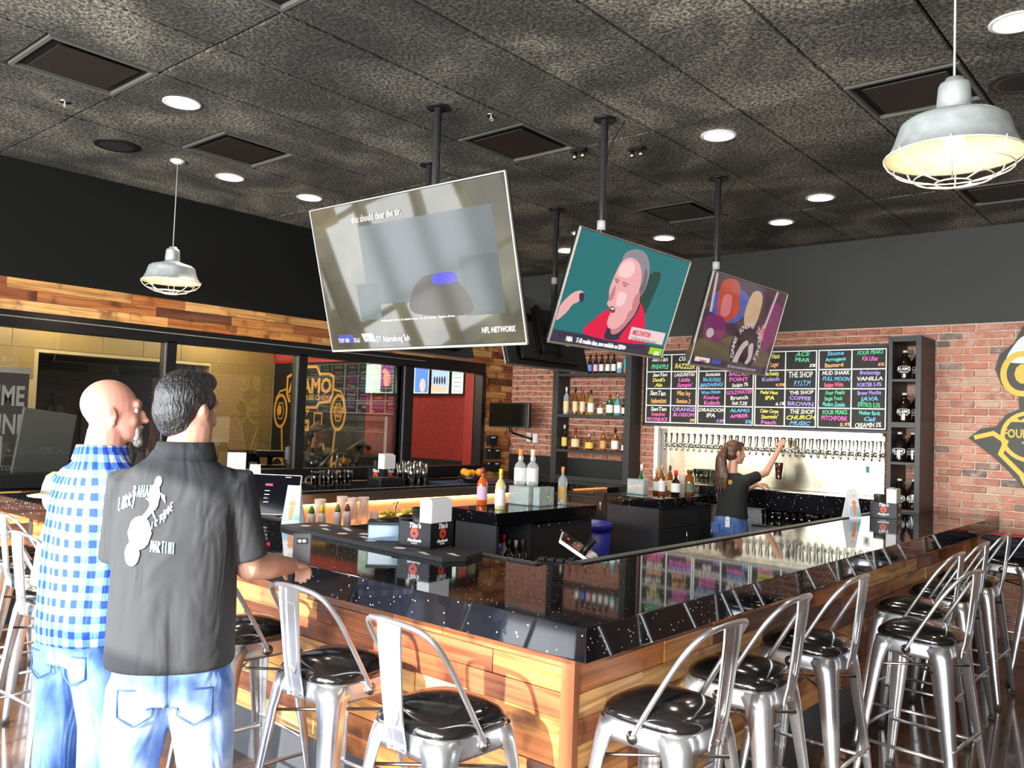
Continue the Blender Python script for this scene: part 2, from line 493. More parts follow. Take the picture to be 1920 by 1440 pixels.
for x, y, lb in dl:
    d = empty('downlight', (x, y, ZC - .004), 0, lb, 'light')
    place('trim_ring', trim_me, d); place('lens', lens_me, d)
    l = D.objects.new('downlight_lamp', D.lights.new('downlight_lamp', 'SPOT')); COL.objects.link(l)
    l.location = (0, 0, -.02); l.parent = d; l.data.energy = 46; l.data.spot_size = radians(110); l.data.spot_blend = .7; l.data.color = (1, .86, .66); l.data.shadow_soft_size = .08
sp = empty('ceiling_speaker', (-6.32, 2.74, ZC - .004), 0, 'black round ceiling speaker left of the far pendant', 'speaker')
MB().lathe([(.13, 0), (.155, -.004), (.155, -.008), (.135, -.01)], 32).build('speaker_ring', BLACK, sp)
MB().lathe([(.001, -.012), (.08, -.012), (.134, -.009)], 32, caps=False).build('speaker_grille', MATTEBLK, sp)
sp = copy_tree(sp, None, (-.90, 5.18, ZC - .004), 0, 'black round ceiling speaker at the far right edge')
for i, (x, y, lb) in enumerate([(-5.72, 2.14, 'small chrome sprinkler head near the upper left corner'), (-3.62, 3.9, 'chrome sprinkler head on the ceiling beside the first television pole')]):
    s = empty('sprinkler', (x, y, ZC), 0, lb, 'sprinkler')
    MB().lathe([(.001, -.002), (.035, -.002), (.03, .004)], 16).build('flange', CHROME, s)
    MB().tube([(0, 0, 0), (0, 0, -.03)], .007).tube([(-.012, 0, -.012), (-.014, 0, -.035), (0, 0, -.045), (.014, 0, -.035), (.012, 0, -.012)], .003).lathe([(.001, -.05), (.018, -.048)], 12, caps=False).build('nozzle', CHROME, s)
for i, (x, y, lb) in enumerate([(-3.20, 4.95, 'twin spotlight on the ceiling behind the middle television'), (-3.55, 4.75, 'twin spotlight fixture on the ceiling between the poles')]):
    s = empty('ceiling_spotlight', (x, y, ZC), 0, lb, 'spotlight')
    MB().box(-.06, -.02, -.02, .06, .02, .0).build('bracket', BLACK, s)
    for k in (-.035, .035):
        MB().tube([(k, 0, -.02), (k + .01, -.01, -.07)], [.012, .02], 10).build('lamp_head', STEELD, s)

# ---- brick masonry helper
BW, BH, BP, BC = .197, .0575, .2098, .0698
brick_mes = []
def irregular(w_, h_, d_, seed):
    r = random.Random(seed); bm = bmesh.new(); bmesh.ops.create_cube(bm, size=1)
    for v in bm.verts:
        v.co = Vector(((v.co.x + .5) * w_, (v.co.y + .5) * d_, (v.co.z + .5) * h_))
    bmesh.ops.bevel(bm, geom=bm.edges[:], offset=.005, segments=1, affect='EDGES')
    for v in bm.verts: v.co += Vector((r.uniform(-.003, .003), r.uniform(-.002, .002), r.uniform(-.003, .003)))
    me = D.meshes.new('brick'); bm.to_mesh(me); bm.free(); me.materials.append(BRICK); return me
for i in range(5): brick_mes.append((BW, irregular(BW, BH, .024, i)))
for i in range(3): brick_mes.append((BW / 2 - .006, irregular(BW / 2 - .006, BH, .024, 20 + i)))

# ---- back (tap) wall
wb = MB().box(XL - .2, YW, -.1, XR + .2, YW + .2, ZC).build('wall_back', MORTAR, kind='structure')
MB().box(XL, YW - .03, 2.80, XR, YW, ZC - .005).build('upper_wall_panel', GREYW, wb)
cand = []
for c in range(0, 40):
    z = c * BC + .006
    if z + BH > 2.79: break
    x = XL + .01 - (c % 2) * BP / 2
    while x < XR - .1:
        x0, x1 = max(x, XL + .005), x + BW
        hid = (x0 > -6.7 and x1 < -2.2 and z < 1.0) or (x0 > -5.25 and x1 < -2.6 and .9 < z and z + BH < 2.55) or (x0 > -2.42 and x1 < -2.2 and z < 2.6) or (z < .95 and x1 < -2.3) or (x1 < -5.4 and z < 1.28 and x0 < -5.3)
        if not hid:
            cand.append((0 if x0 > -2.6 and x0 < -1.0 else (1 if z > 1.0 and x0 < -.8 else 2), -z, x0, z, min(x1, XR) - x0))
        x += BP
cand.sort()
stuff = MB(); nb = 0
for pr, _, x0, z, ww in cand:
    y = YW - .017 - rnd.uniform(0, .006)
    half = ww < BW - .02
    if nb < 298 and (not half or abs(ww - BP / 2) < .02 or True) and pr < 2:
        W_, me = brick_mes[rnd.randrange(5)] if not half else brick_mes[5 + rnd.randrange(3)]
        o = place('brick', me, wb, (x0, y, z)); o.scale.x = ww / W_
        nb += 1
    else:
        stuff.box(x0, y, z, x0 + ww, y + .024, z + BH)
stuff.build('brickwork', M('brick_plain', (.40, .17, .11), .85, noise=(3.5, .55, (3, 1, 12))), wb, kind='stuff')
MB().box(XL, YW - .028, 1.0, -5.36, YW - .0, 1.33).build('splash_panel', M('black_splash', (.014, .015, .016), .35, bump=(60, .2)), wb)

# ---- plank helper
plank_me = {}
def planks(parent, axis, plane, a0, a1, zs, out, mat, height, mn=(.35, .5, .75, 1.0, 1.3), name='plank', prob=1):
    """rows of reclaimed boards; axis 'x' or 'y' is the run direction, out = +-1 side they stand proud of the plane"""
    for z in zs:
        p = a0 - rnd.uniform(0, .3)
        while p < a1 - .02:
            ln = rnd.choice(mn); q0, q1 = max(p, a0), min(p + ln, a1)
            if q1 - q0 > .03:
                ln2 = round(q1 - q0, 3); d = rnd.choice((.014, .017, .020))
                key = (axis, ln2, height, d, out, mat.name)
                if key not in plank_me:
                    b = MB(); g_ = .0012
                    o0, o1 = (0, d) if out > 0 else (-d, 0)
                    if axis == 'x': b.box(g_, o0, g_, ln2 - g_, o1, height - g_, .0012)
                    else: b.box(o0, g_, g_, o1, ln2 - g_, height - g_, .0012)
                    plank_me[key] = b.mesh(name, mat)
                place(name, plank_me[key], parent, (q0, plane, z) if axis == 'x' else (plane, q0, z))
            p += ln

# ---- left wall with window band
wl = MB().box(XL - .15, .9, 2.48, XL, YW, ZC).box(XL - .15, STORE_Y, 3.25, XL, .9, ZC).box(XL - .15, .9, 0, XL, 7.98, 1.06).box(XL - .15, 8.0, 0, XL, YW, 2.5).build('wall_left', BLACKW, kind='structure')
MB().box(XL, .9, 2.745, XL + .03, YW - .03, ZC - .003).build('upper_wall_panel', BLACKW, wl)
planks(wl, 'y', XL, .6, YW - .03, [2.485 + .0865 * k for k in range(3)], 1, WOODY, .0865)
planks(wl, 'y', XL, 8.02, YW - .03, [.06 + .0865 * k for k in range(28)], 1, WOODY, .0865, (.25, .35, .6))
planks(wl, 'y', XL, 1.8, 7.95, [.53 + .0865 * k for k in range(6)], 1, WOODY, .0865, (.6, .9, 1.2))
fr = MB().box(XL - .10, .9, 2.35, XL + .03, 8.02, 2.48).box(XL - .10, .9, 1.075, XL + .06, 8.02, 1.185).box(XL - .1, 7.97, 1.18, XL + .03, 8.04, 2.36).build('window_1', FRAME, kind='structure')
MB().box(XL + .03, .9, 2.43, XL + .036, 6.95, 2.438).build('trim_strip', PLATE, fr)
for y, wd in ((1.0, .09), (3.80, .09), (5.23, .10), (6.72, .13)):
    MB().box(XL - .1, y - wd / 2, 1.18, XL + .03, y + wd / 2, 2.36).build('mullion', FRAME, fr)
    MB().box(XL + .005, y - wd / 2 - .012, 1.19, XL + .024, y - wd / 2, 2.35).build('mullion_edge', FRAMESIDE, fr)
for y0, y1 in ((1.05, 3.75), (3.85, 5.17), (5.28, 6.65)):
    MB().box(XL - .012, y0, 1.18, XL - .004, y1, 2.36).build('window_pane', PANE, fr)

# ---- right wall, storefront behind the viewpoint
MB().box(XR, STORE_Y, -.1, XR + .2, YW + .2, ZC).build('wall_right', M('right_wall_paint', (.10, .09, .08), .8), kind='structure')
sf = MB().box(XL - .2, STORE_Y - .2, 3.25, XR + .2, STORE_Y, ZC).box(XL - .2, STORE_Y - .2, -.1, XR + .2, STORE_Y, .35)
for i in range(6): sf.box(-7.2 + 2.2 * i, STORE_Y - .2, .3, -7.2 + 2.2 * i + .16, STORE_Y, 3.3)
sf.box(XL, STORE_Y - .15, 2.5, XR, STORE_Y - .08, 2.57)
sf.build('wall_front', FRAME, kind='structure')
MB().box(XL - .12, STORE_Y, -.1, XL, .9, .3).box(XL - .12, -1.75, .3, XL, -1.62, 3.3).box(XL - .12, -.82, .3, XL, -.70, 3.3).box(XL - .12, .02, .3, XL, .13, 3.3).box(XL - .1, STORE_Y, 1.3, XL - .02, .9, 1.36).box(XL - .12, .8, .3, XL, .95, 3.3).box(XL - .1, STORE_Y, 2.5, XL - .02, .9, 2.57).build('window_2', FRAME, kind='structure')

# ---- lobby beyond the glass
OCH = M('ochre_wall_tile', (.34, .25, .10), .35, noise=(2, .06))
GROUT = P('pale_grout', (.55, .47, .28))
lob = MB().box(-12.9, .9, 0, -12.52, 4.55, 3.4).box(-12.9, 4.55, 2.47, -12.52, 7.1, 3.4).box(-12.9, 7.1, 0, -12.52, 8.4, 3.4).build('wall_lobby', GROUT, kind='structure')
tm = {}
for r_i in range(8):
    z = .0 + r_i * .42
    y = 1.2 - (r_i % 2) * .3
    while y < 8.27:
        y1 = min(y + .6, 8.27)
        if not (y1 > 4.5 and y < 7.15 and z < 2.4) and z < 3.3:
            k = round(y1 - y, 2)
            if k > .05:
                if k not in tm: tm[k] = MB().box(0, .004, .004, .02, k - .004, .416, .002).mesh('wall_tile', OCH)
                place('wall_tile', tm[k], lob, (-12.53, y, z))
        elif z >= 1.9 and z < 2.4:
            for ya, yb in ((y, min(y1, 4.54)), (max(y, 7.11), y1)):
                k = round(yb - ya, 2)
                if k > .05:
                    if k not in tm: tm[k] = MB().box(0, .004, .004, .02, k - .004, .416, .002).mesh('wall_tile', OCH)
                    place('wall_tile', tm[k], lob, (-12.53, ya, z))
        y += .6
MB().box(-15, 3.5, 0, -14.9, 8.2, 3.2).build('wall_far_lobby', M('dark_wood_wall', (.035, .016, .010), .5, noise=(2, .5, (1, 1, 14))), kind='structure')
MB().box(-15, .8, 3.3, XL - .15, 9.0, 3.4).build('ceiling_lobby', P('lobby_ceiling', (.10, .10, .09)), kind='structure')
MB().box(-15, .8, 0, -7.52, .9, 3.4).build('wall_lobby_front', P('lobby_front', (.2, .16, .08)), kind='structure')
RED = M('red_wall_covering', (.34, .018, .014), .75, noise=(22, .22, (1, 1, 1)))
RED2 = M('red_flat_paint', (.42, .02, .016), .55)
we = MB().box(-12.6, 8.30, 0, -10.05, 8.5, 2.62).build('wall_lobby_end', MATTEBLK, kind='structure')
MB().box(-12.6, 8.28, 2.60, -10.05, 8.5, 3.4).build('red_band', RED2, we)
MB().box(-10.05, 8.29, 1.2, -7.9, 8.5, 3.4).build('red_wallpaper', RED, we)
MB().box(-7.92, 8.22, 0, -7.55, 8.5, 3.4).build('red_column', RED2, we)
MB().box(-10.05, 8.25, 0, -7.92, 8.5, 1.2).build('base_panel', MATTEBLK, we)
for x in (-12.0, -10.9, -9.4):
    for y in (2.0, 4.6, 7.0):
        l = D.objects.new('lobby_lamp', D.lights.new('lobby_lamp', 'POINT')); COL.objects.link(l)  # unseen fill lights added to brighten the lobby
        l.location = (x, y, 3.1); l.data.energy = 24; l.data.color = (1, .85, .62); l.data.shadow_soft_size = .1

# lobby mural on the black end wall
GOLD = M('gold_paint', (.80, .42, .07), .45, emit=0)
mur = empty('wall_mural', (-11.5, 8.296, 1.75), 0, 'gold line painting of a beer engine crest lettered ALAMO on the black lobby wall', 'mural')
mur.rotation_euler = (radians(90), 0, 0)
S = []
box = [(-.62, .34), (-.62, .62), (-.5, .66), (-.26, .66), (-.18, .78), (.18, .78), (.26, .66), (.5, .66), (.62, .62), (.62, .34), (.55, .22), (.28, .20), (.2, .12), (-.2, .12), (-.28, .20), (-.55, .22)]
S += stroke(box, .045, True)
for sx_ in (-1, 1):
    S += ringpoly(sx_ * .78, .05, (.15, .24), (.20, .29)); S += stroke(disc(sx_ * .78, .05, .1, .15, 6), .02, True)
    S += stroke([(sx_ * .62, .42), (sx_ * .82, .38), (sx_ * .93, .25)], .03)
    S += stroke([(sx_ * .72, -.24), (sx_ * .66, -.8)], .045)
    S += ringpoly(sx_ * .8, -.95, (.17, .20), (.21, .24))
    S += stroke([(sx_ * .98, -.85), (sx_ * 1.15, -.72), (sx_ * 1.0, -.95), (sx_ * .85, -1.2), (sx_ * .45, -1.5), (0, -1.75)], .04)
S += stroke([(-.42, -.1), (.02, -.1), (.02, -.24), (-.36, -.24), (-.36, -.75)], .045)
S += stroke([(.17, .03), (.37, .03), (.37, -.2), (.17, -.2)], .025, True) + stroke([(.08, -.23), (.45, -.23), (.38, -.3), (.16, -.3)], .03, True)
S += ringpoly(.3, -.55, (.13, .2), (.18, .26)) + stroke([(-.14, .02), (-.2, .09), (-.1, .06), (-.06, .1), (-.04, .05), (.02, .08), (-.04, .0)], .02)
S.append(disc(-.8, .06, .06, .09, 9))
flat('painted_crest', [(GOLD, S)], mur)
text('ALAMO', .33, GOLD, (0, .46, .002), parent=mur, bold=.012, sx=1.02)
text('DRAFTHOUSE CINEMA', .115, GOLD, (0, .28, .002), parent=mur, bold=.003)
text('CHOICE', .12, GOLD, (-.18, -.17, .002), parent=mur, bold=.003)
text('A', .2, GOLD, (.3, -.57, .002), parent=mur, bold=.01)
text('FOUR PEAKS', .07, GOLD, (-.8, -.96, .002), parent=mur, bold=.003)
text('ARIZONA\nICE BEER\nBRIG', .07, GOLD, (.78, .06, .002), parent=mur, bold=.002)

# menu screens over the counter
SCRN = E('menu_screen_glow', (.55, .75, .68), .9)
SCRB = E('menu_poster_blue', (.25, .35, .62), .9); SCRP = E('menu_poster_purple', (.25, .05, .28), .9); SCRK = E('menu_ink', (.02, .03, .04), .3); SCRT = E('menu_poster_bright', (.05, .15, .75), 1.0); SCRO = E('menu_poster_orange', (.85, .35, .25), .9)
for k, (x0, x1, lb) in enumerate([(-10.02, -9.36, 'menu screen with purple film poster high on the red lobby wall'), (-9.34, -8.62, 'menu screen half hidden by the window corner, blue poster on it'), (-8.60, -8.22, 'menu screen with beach film poster above the red wall'), (-8.20, -7.95, 'narrow menu screen next to the red column')]):
    m_ = empty('menu_screen', (x0, 8.27, 2.09), 0, lb, 'screen')
    wdt = x1 - x0
    MB().box(0, -.04, 0, wdt, .0, .62, .006).build('screen_frame', BLACK, m_)
    pl = empty('picture_plane', (0, -.041, 0)); pl.parent = m_; pl.rotation_euler = (radians(90), 0, 0)
    sh = [(SCRN, [[(.02, .02), (wdt - .02, .02), (wdt - .02, .60), (.02, .60)]])]
    sh.append((SCRK, [[(.02, .45), (wdt - .02, .45), (wdt - .02, .46), (.02, .46)]]))
    if k == 0: sh += [(SCRP, [[(.36, .03), (wdt - .03, .03), (wdt - .03, .44), (.36, .44)]]), (SCRO, [disc(.5, .22, .08, .14, 9), disc(.44, .34, .04, .05, 7)]), (SCRK, [[(.36, .03), (wdt - .03, .03), (wdt - .03, .12), (.36, .12)]])]
    if k == 1: sh += [(SCRT, [[(.42, .03), (wdt - .03, .03), (wdt - .03, .44), (.42, .44)]]), (SCRO, [disc(.58, .13, .06, .1, 8)])]
    if k == 2: sh += [(SCRB, [[(.02, .03), (wdt - .03, .03), (wdt - .03, .44), (.02, .44)]]), (SCRO, [[(.02, .03), (wdt - .03, .05), (wdt - .03, .12), (.02, .14)]]), (SCRK, [disc(.08 + .05 * i, .2, .018, .06, 7) for i in range(5)])]
    if k == 3: sh += [(SCRK, [[(.05, .05 + .06 * i), (.2, .05 + .06 * i), (.2, .058 + .06 * i), (.05, .058 + .06 * i)] for i in range(6)])]
    pic = flat('picture', sh, m_); pic.location = (0, -.041, 0); pic.rotation_euler = (radians(90), 0, 0)
    D.objects.remove(pl)
    if k in (0, 2): text('NATIONAL ANTHEM' if k == 0 else 'THE GANGSTER', .045, SCRK, (wdt / 2, -.045, .53), (radians(90), 0, 0), m_)
cb = empty('back_counter', (-9.0, 8.0, 0), 0, 'black cabinet counter under the red lobby wall', 'counter')
MB().box(-1.0, -.1, .1, 1.05, .22, 1.05, .01).build('cabinet_body', MATTEBLK, cb)
for x in (-.5, .03, .52): MB().box(x, -.125, .15, x + .5, -.1, 1.0, .004).build('cabinet_door', BLACK, cb)
for x in (.46, .56): MB().tube([(x, -.125, .74), (x, -.16, .74), (x, -.16, .94), (x, -.125, .94)], .007).build('door_handle', CHROME, cb)

# upright banner and leaning board behind the sill
BAN = P('banner_grey', (.13, .12, .14))
b_ = empty('roller_banner', (-7.85, 2.24, 0), radians(90), 'grey roller banner with white lettering TIME LINE behind the far left pane', 'banner')
MB().box(-.55, -.004, .08, .55, .004, 2.02).build('banner_sheet', BAN, b_)
MB().box(-.56, -.012, 2.0, .56, .012, 2.045, .004).build('top_rail', WPLAS, b_)
MB().box(-.56, -.06, 0, .56, .06, .08, .01).build('banner_base', STEELD, b_)
MB().tube([(0, .02, .05), (0, .02, 2.0)], .01).build('support_pole', STEELD, b_)
text('ON TIME', .23, WHITE, (.52, -.006, 1.80), (radians(90), 0, 0), b_, align='RIGHT', sx=.62, bold=.006)
text('SAVE THE LINE', .23, WHITE, (.54, -.006, 1.56), (radians(90), 0, 0), b_, align='RIGHT', sx=.62, bold=.006)
text('TEXT IT TO', .06, WHITE, (.45, -.006, 1.20), (radians(90), 0, 0), b_, align='RIGHT')
ph = flat('printed_phone', [(WHITE, [[(.08, 1.22), (.12, 1.22), (.12, 1.42), (.08, 1.42)], [(.33, 1.22), (.37, 1.22), (.37, 1.42), (.33, 1.42)], [(.08, 1.4), (.37, 1.4), (.37, 1.47), (.08, 1.47)]]), (P('banner_orange', (.6, .25, .1)), [[(-.5, 1.3), (.52, 1.3), (.52, 1.31), (-.5, 1.31)]])], b_)
ph.rotation_euler = (radians(90), 0, 0); ph.location = (0, -.0055, 0)
lb_ = empty('leaning_board', (-7.60, 2.60, 1.08), radians(90), 'blank pale grey board leaning behind the window sill beside the banner', 'board')
b = MB(); b.T = Matrix.Rotation(radians(7), 4, 'Y')
b.box(0, -.01, 0, .42, .01, .64, .003).build('board_sheet', M('grey_foam_board', (.26, .27, .28), .3), lb_)
b = MB(); b.T = Matrix.Rotation(radians(7), 4, 'Y')
b.box(-.008, -.012, 0, 0, .012, .645).build('board_edge', WHITE, lb_)
# dark posters in the doorway
for (y, z, w_, h_, c1, lb) in [(5.35, 1.55, .5, .8, (.05, .02, .015), 'dim framed poster in the dark doorway above the bald man'), (4.85, 1.6, .22, .7, (.02, .02, .022), 'narrow dark framed panel at the left of the doorway')]:
    po = empty('framed_poster', (-14.88, y * 14.9 / 12.5, z), radians(90), lb, 'poster')
    MB().box(-w_ / 2, -.02, -h_ / 2, w_ / 2, 0, h_ / 2, .005).build('poster_frame', P('poster_frame_wood', (.03, .03, .03)), po)
    fl = flat('poster_print', [(P('poster_ground', c1), [[(-w_ / 2 + .03, -h_ / 2 + .03), (w_ / 2 - .03, -h_ / 2 + .03), (w_ / 2 - .03, h_ / 2 - .03), (-w_ / 2 + .03, h_ / 2 - .03)]]), (P('poster_figure', (.10, .08, .05)), [disc(0, .1, .06, .08, 10), disc(0, -.1, .14, .16, 12), disc(-.15, .1, .04, .05, 8)])], po)
    fl.rotation_euler = (radians(90), 0, 0); fl.location = (0, -.021, 0)

# ================================================ BAR
bar = empty('bar_counter', (0, 0, 0), 0, 'U-shaped bar clad in reclaimed boards beneath the black stone top', 'bar')
core = MB()
XF, YF = -1.81, 2.49      # faces of the cladding
core.box(-6.72, YF, .0, XF, YF + .2, .951).box(XF - .2, YF, 0, XF, YW - .04, .951).box(-6.72, YF, 0, -6.5, 7.4, .951)
core.build('bar_core', MATTEBLK, bar)
SK = M('grey_skirting_tile', (.055, .058, .066), .35)
def skirt(axis, a0, a1):
    p = a0
    while p < a1 - .02:
        q1 = min(p + .6, a1)
        if axis == 'x': MB().box(p + .002, YF - .006, 0, q1 - .002, YF, .235, .001).build('skirting_tile', SK, bar)
        else: MB().box(XF, p + .002, 0, XF + .006, q1 - .002, .235, .001).build('skirting_tile', SK, bar)
        p = q1
skirt('x', -6.7, XF); skirt('y', YF, YW - .05)
H8 = .0895
planks(bar, 'x', YF, -6.72, XF - .035, [.237 + H8 * k for k in range(8)], -1, WOODX, H8, (.3, .42, .6, .85, 1.1))
planks(bar, 'y', XF, YF + .01, YW - .05, [.237 + H8 * k for k in range(8)], 1, WOODY, H8, (.3, .42, .6, .85, 1.1))
POSTW = M('red_brown_trim', (.26, .085, .03), .4, noise=(2, .3, (12, 12, 1)))
MB().box(XF - .035, YF - .024, .1, XF + .024, YF + .01, .951, .002).build('corner_trim', POSTW, bar)
MB().box(-6.78, YF - .02, .1, -6.72, 7.4, .951).build('end_panel', CHARC, bar)

top = MB()
hz = .002
out = [(-7.04, 7.43), (-7.04, 2.31), (-1.63, 2.31), (-1.63, YW - .03), (-2.47, YW - .03), (-2.47, 3.20), (-6.15, 3.20), (-6.15, 7.43)]
top.prism(out, .952, BZ)
wt = top.build('bar_worktop', GRANITE, None, label='black speckled stone worktop running around the whole bar', cat='worktop')
bv = wt.modifiers.new('bev', 'BEVEL'); bv.width = .003; bv.segments = 2
# rubber service mat with slots, on the inner edge
def service_mat(name, x0, y0, x1, y1, lb):
    m_ = empty(name, ((x0 + x1) / 2, (y0 + y1) / 2, BZ), 0, lb, 'mat')
    hx, hy = abs(x1 - x0) / 2, abs(y1 - y0) / 2
    MB().box(-hx, -hy, 0.0005, hx, hy, .006, .001).build('mat_base', RUBBER, m_)
    b = MB(); along = hx > hy; n_ = int(max(hx, hy) * 2 / .042)
    for i in range(n_):
        t = -max(hx, hy) + .03 + i * .042
        if along: b.add([(t, -hy + .008, .0075), (t + .012, -hy + .008, .0075), (t + .026, hy - .008, .0075), (t + .014, hy - .008, .0075)], [(0, 1, 2, 3)])
        else: b.add([(-hx + .008, t, .0075), (-hx + .008, t + .012, .0075), (hx - .008, t + .026, .0075), (hx - .008, t + .014, .0075)], [(0, 1, 2, 3)])
    b.build('mat_ribs', P('mat_rib_grey', (.5, .48, .43), .4), m_, kind='stuff')
service_mat('rail_mat', -2.468, 3.34, -2.40, 8.0, 'ribbed rubber rail mat along the inner edge of the right bar run')
service_mat('rail_mat', -3.9, 3.14, -2.52, 3.198, 'short ribbed rail mat on the inner edge of the front bar run')
service_mat('rail_mat', -6.22, 3.5, -6.152, 7.42, 'ribbed rail mat along the inner edge of the far left bar run')
service_mat('rail_mat', -6.1, 3.13, -4.55, 3.198, 'ribbed rail mat beside the black tablet, front bar run')

# steel back of far left run with warm strip
ub = empty('underbar_station', (-6.15, 5.4, 0), 0, 'steel underbar sink station lit by a warm strip below the far bar run', 'sink station')
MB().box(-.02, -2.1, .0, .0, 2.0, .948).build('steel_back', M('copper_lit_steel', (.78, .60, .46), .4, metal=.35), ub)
MB().box(.012, -2.1, .965, .03, 2.0, 1.055, .004).build('steel_fascia', STEELD, ub)
MB().box(.002, -2.0, .952, .02, 1.9, .962).build('light_strip', M('warm_strip', (1, .38, .10), emit=20), ub)
MB().box(0, -2.1, .74, .50, 2.0, .77, .004).box(.47, -2.1, .74, .50, 2.0, .83).box(0, -2.1, .0, .48, -2.06, .75).box(0, 1.96, 0, .48, 2.0, .75).build('drainboard', STEEL, ub)
MB().tube([(.02, .05, .93), (.07, .05, .94), (.16, -.05, .90), (.24, -.18, .83)], .013, 10).build('tap_spout', CHROME, ub)

# prep islands
def island(x0, y0, x1, y1, lb, cab):
    i_ = empty('prep_island', (x0, y0, 0), 0, lb, 'cabinet')
    w_, d_ = x1 - x0, y1 - y0
    MB().box(-.01, -.01, .975, w_ + .01, d_ + .01, BZ, .003).build('stone_top', GRANITE, i_)
    b = MB()
    if cab == 'open':
        b.box(.02, .02, .08, .05, d_ - .02, .974).box(.02, .02, .08, w_ - .02, .05, .974).box(.02, d_ - .05, .08, w_ - .02, d_ - .02, .974).box(.02, .02, .08, w_ - .02, d_ - .02, .11).box(.02, .40, .08, w_ - .02, .43, .974)
        b.build('cabinet_body', CHARC, i_)
        MB().box(w_ - .035, .44, .12, w_ - .015, d_ - .03, .95, .003).build('cabinet_door', MATTEBLK, i_)
        MB().box(.05, .05, .50, w_ - .05, .40, .52).build('shelf', CHARC, i_)
        for k in range(4): MB().lathe([(.0, 0), (.004, 0), (.004, .02), (0, .02)], 8, (w_ - .005, .5 + k * .13, .93)).build('bolt', CHROME, i_)
    else:
        b.box(.02, .02, .08, w_ - .02, d_ - .02, .974).build('cabinet_body', CHARC, i_)
        MB().box(w_ - .02, .03, .78, w_ - .002, d_ - .03, .965, .003).build('drawer', MATTEBLK, i_)
        for q0, q1 in ((.03, d_ / 2 - .005), (d_ / 2 + .005, d_ - .03)):
            dr = MB().box(w_ - .02, q0, .1, w_ - .002, q1, .77, .003).build('door', MATTEBLK, i_)
            MB().tube([(w_, q1 - .05, .74), (w_ + .03, q1 - .05, .74), (w_ + .03, q1 - .05, .60), (w_, q1 - .05, .60)], .006).build('handle', CHROME, dr)
island(-4.64, 4.70, -4.15, 5.95, 'black prep island with open bottle bay, stone top carrying glass block', 'open')
island(-4.80, 7.04, -4.17, 8.10, 'black prep island with drawers beside the bartender at the taps', 'drawer')
bn = empty('recycling_bin', (-4.68, 6.62, 0), 0, 'blue plastic bin between the two black prep islands', 'bin')
MB().lathe([(.001, 0), (.17, 0), (.21, .78), (.205, .78)], 18).build('bin_body', BLUEBIN, bn)
MB().lathe([(.205, .76), (.225, .77), (.225, .82), (.20, .83), (.19, .80)], 18).build('bin_rim', BLUEBIN, bn)
fg = empty('back_cooler', (-5.75, 8.3, 0), 0, 'low black back bar cooler with stone top beneath the bottle shelves', 'cooler')
MB().box(-1.1, -.45, .08, .42, .26, .96, .01).build('cooler_body', CHARC, fg)
MB().box(-1.13, -.48, .96, .45, .26, BZ, .003).build('stone_top', GRANITE, fg)
for x in (-1.08, -.57, -.06): 
    d_ = MB().box(x, -.475, .14, x + .49, -.45, .93, .004).build('cooler_door', BLACK, fg)
    MB().box(x + .42, -.50, .80, x + .45, -.475, .90, .003).build('handle', CHROME, d_)

# ================================================ TAP WALL
TX0, TX1 = -5.10, -2.60
tw = empty('steel_splashback', (0, YW - .03, 0), 0, 'wide brushed steel splashback behind the row of beer taps', 'panel')
MB().box(TX0 + .14, -.03, 1.16, TX1, 0, 1.755).build('steel_sheet', STEEL, tw)
MB().box(TX0 + .02, -.10, 1.735, TX1, 0, 1.765, .002).build('steel_hood', STEEL, tw)
MB().box(TX0, -.12, 1.16, TX0 + .05, 0, 1.76, .002).build('side_panel', WPLAS, tw)
MB().box(TX0 + .05, -.06, 1.16, TX0 + .14, 0, 1.735).build('return_panel', STEELD, tw)
MB().box(-2.79, -.033, 1.36, -2.72, -.03, 1.47).build('sticker', WHITE, tw)
MB().box(-2.77, -.0335, 1.38, -2.74, -.033, 1.44).build('sticker_print', P('teal_print', (.03, .2, .2)), tw)
tc = empty('tap_counter', (0, 8.2, 0), 0, 'stone-edged drip counter with steel tray below the beer taps', 'counter')
MB().box(-4.95, 0, .965, -2.5, YW - 8.2 - .03, 1.148, .003).build('stone_edge', GRANITE, tc)
MB().box(-4.9, .04, 1.148, -2.6, YW - 8.2 - .03, 1.156).build('drip_tray', STEEL, tc)
MB().box(-4.9, .05, 0, -2.5, YW - 8.2 - .03, .6).build('counter_base', MATTEBLK, tc)
MB().box(-4.9, .30, .6, -2.5, YW - 8.2 - .03, .964).build('bright_backing', WPLAS, tc)  # pale board added so the pint glasses before it look bright
# taps
def tap_proto():
    t = empty('beer_tap', (0, 0, 0), 0, 'chrome beer tap with tapered black and chrome handle in the long row', 'tap', 'beer taps on the steel wall')
    b = MB(); b.T = Matrix.Rotation(radians(90), 4, 'X')
    b.lathe([(.001, 0), (.027, 0), (.024, .012), (.012, .016)], 16).build('flange', CHROME, t)
    MB().tube([(0, -.01, 0), (0, -.05, 0), (0, -.075, -.004)], [.012, .012, .015], 10).tube([(0, -.072, .012), (0, -.078, -.03), (0, -.085, -.062)], [.013, .012, .008], 10).tube([(0, -.07, 0), (0, -.07, .03)], .007, 8).build('faucet', CHROME, t)
    h_ = MB().tube([(0, -.07, .025), (0, -.068, .04), (0, -.064, .125), (0, -.063, .135)], [(.006, .006), (.008, .008), (.016, .012), (.012, .009)], 10).build('tap_handle', BLACK, t)
    MB().box(-.003, -.082, .05, .003, -.066, .12).build('handle_strip', CHROME, h_)
    return t
tp = tap_proto()
NT = 33
for i in range(NT):
    x = -4.965 + (TX1 - .02 + 4.965) * i / (NT - 1)
    o = tp if i == 0 else copy_tree(tp)
    o.location = (x, YW - .06, 1.555)
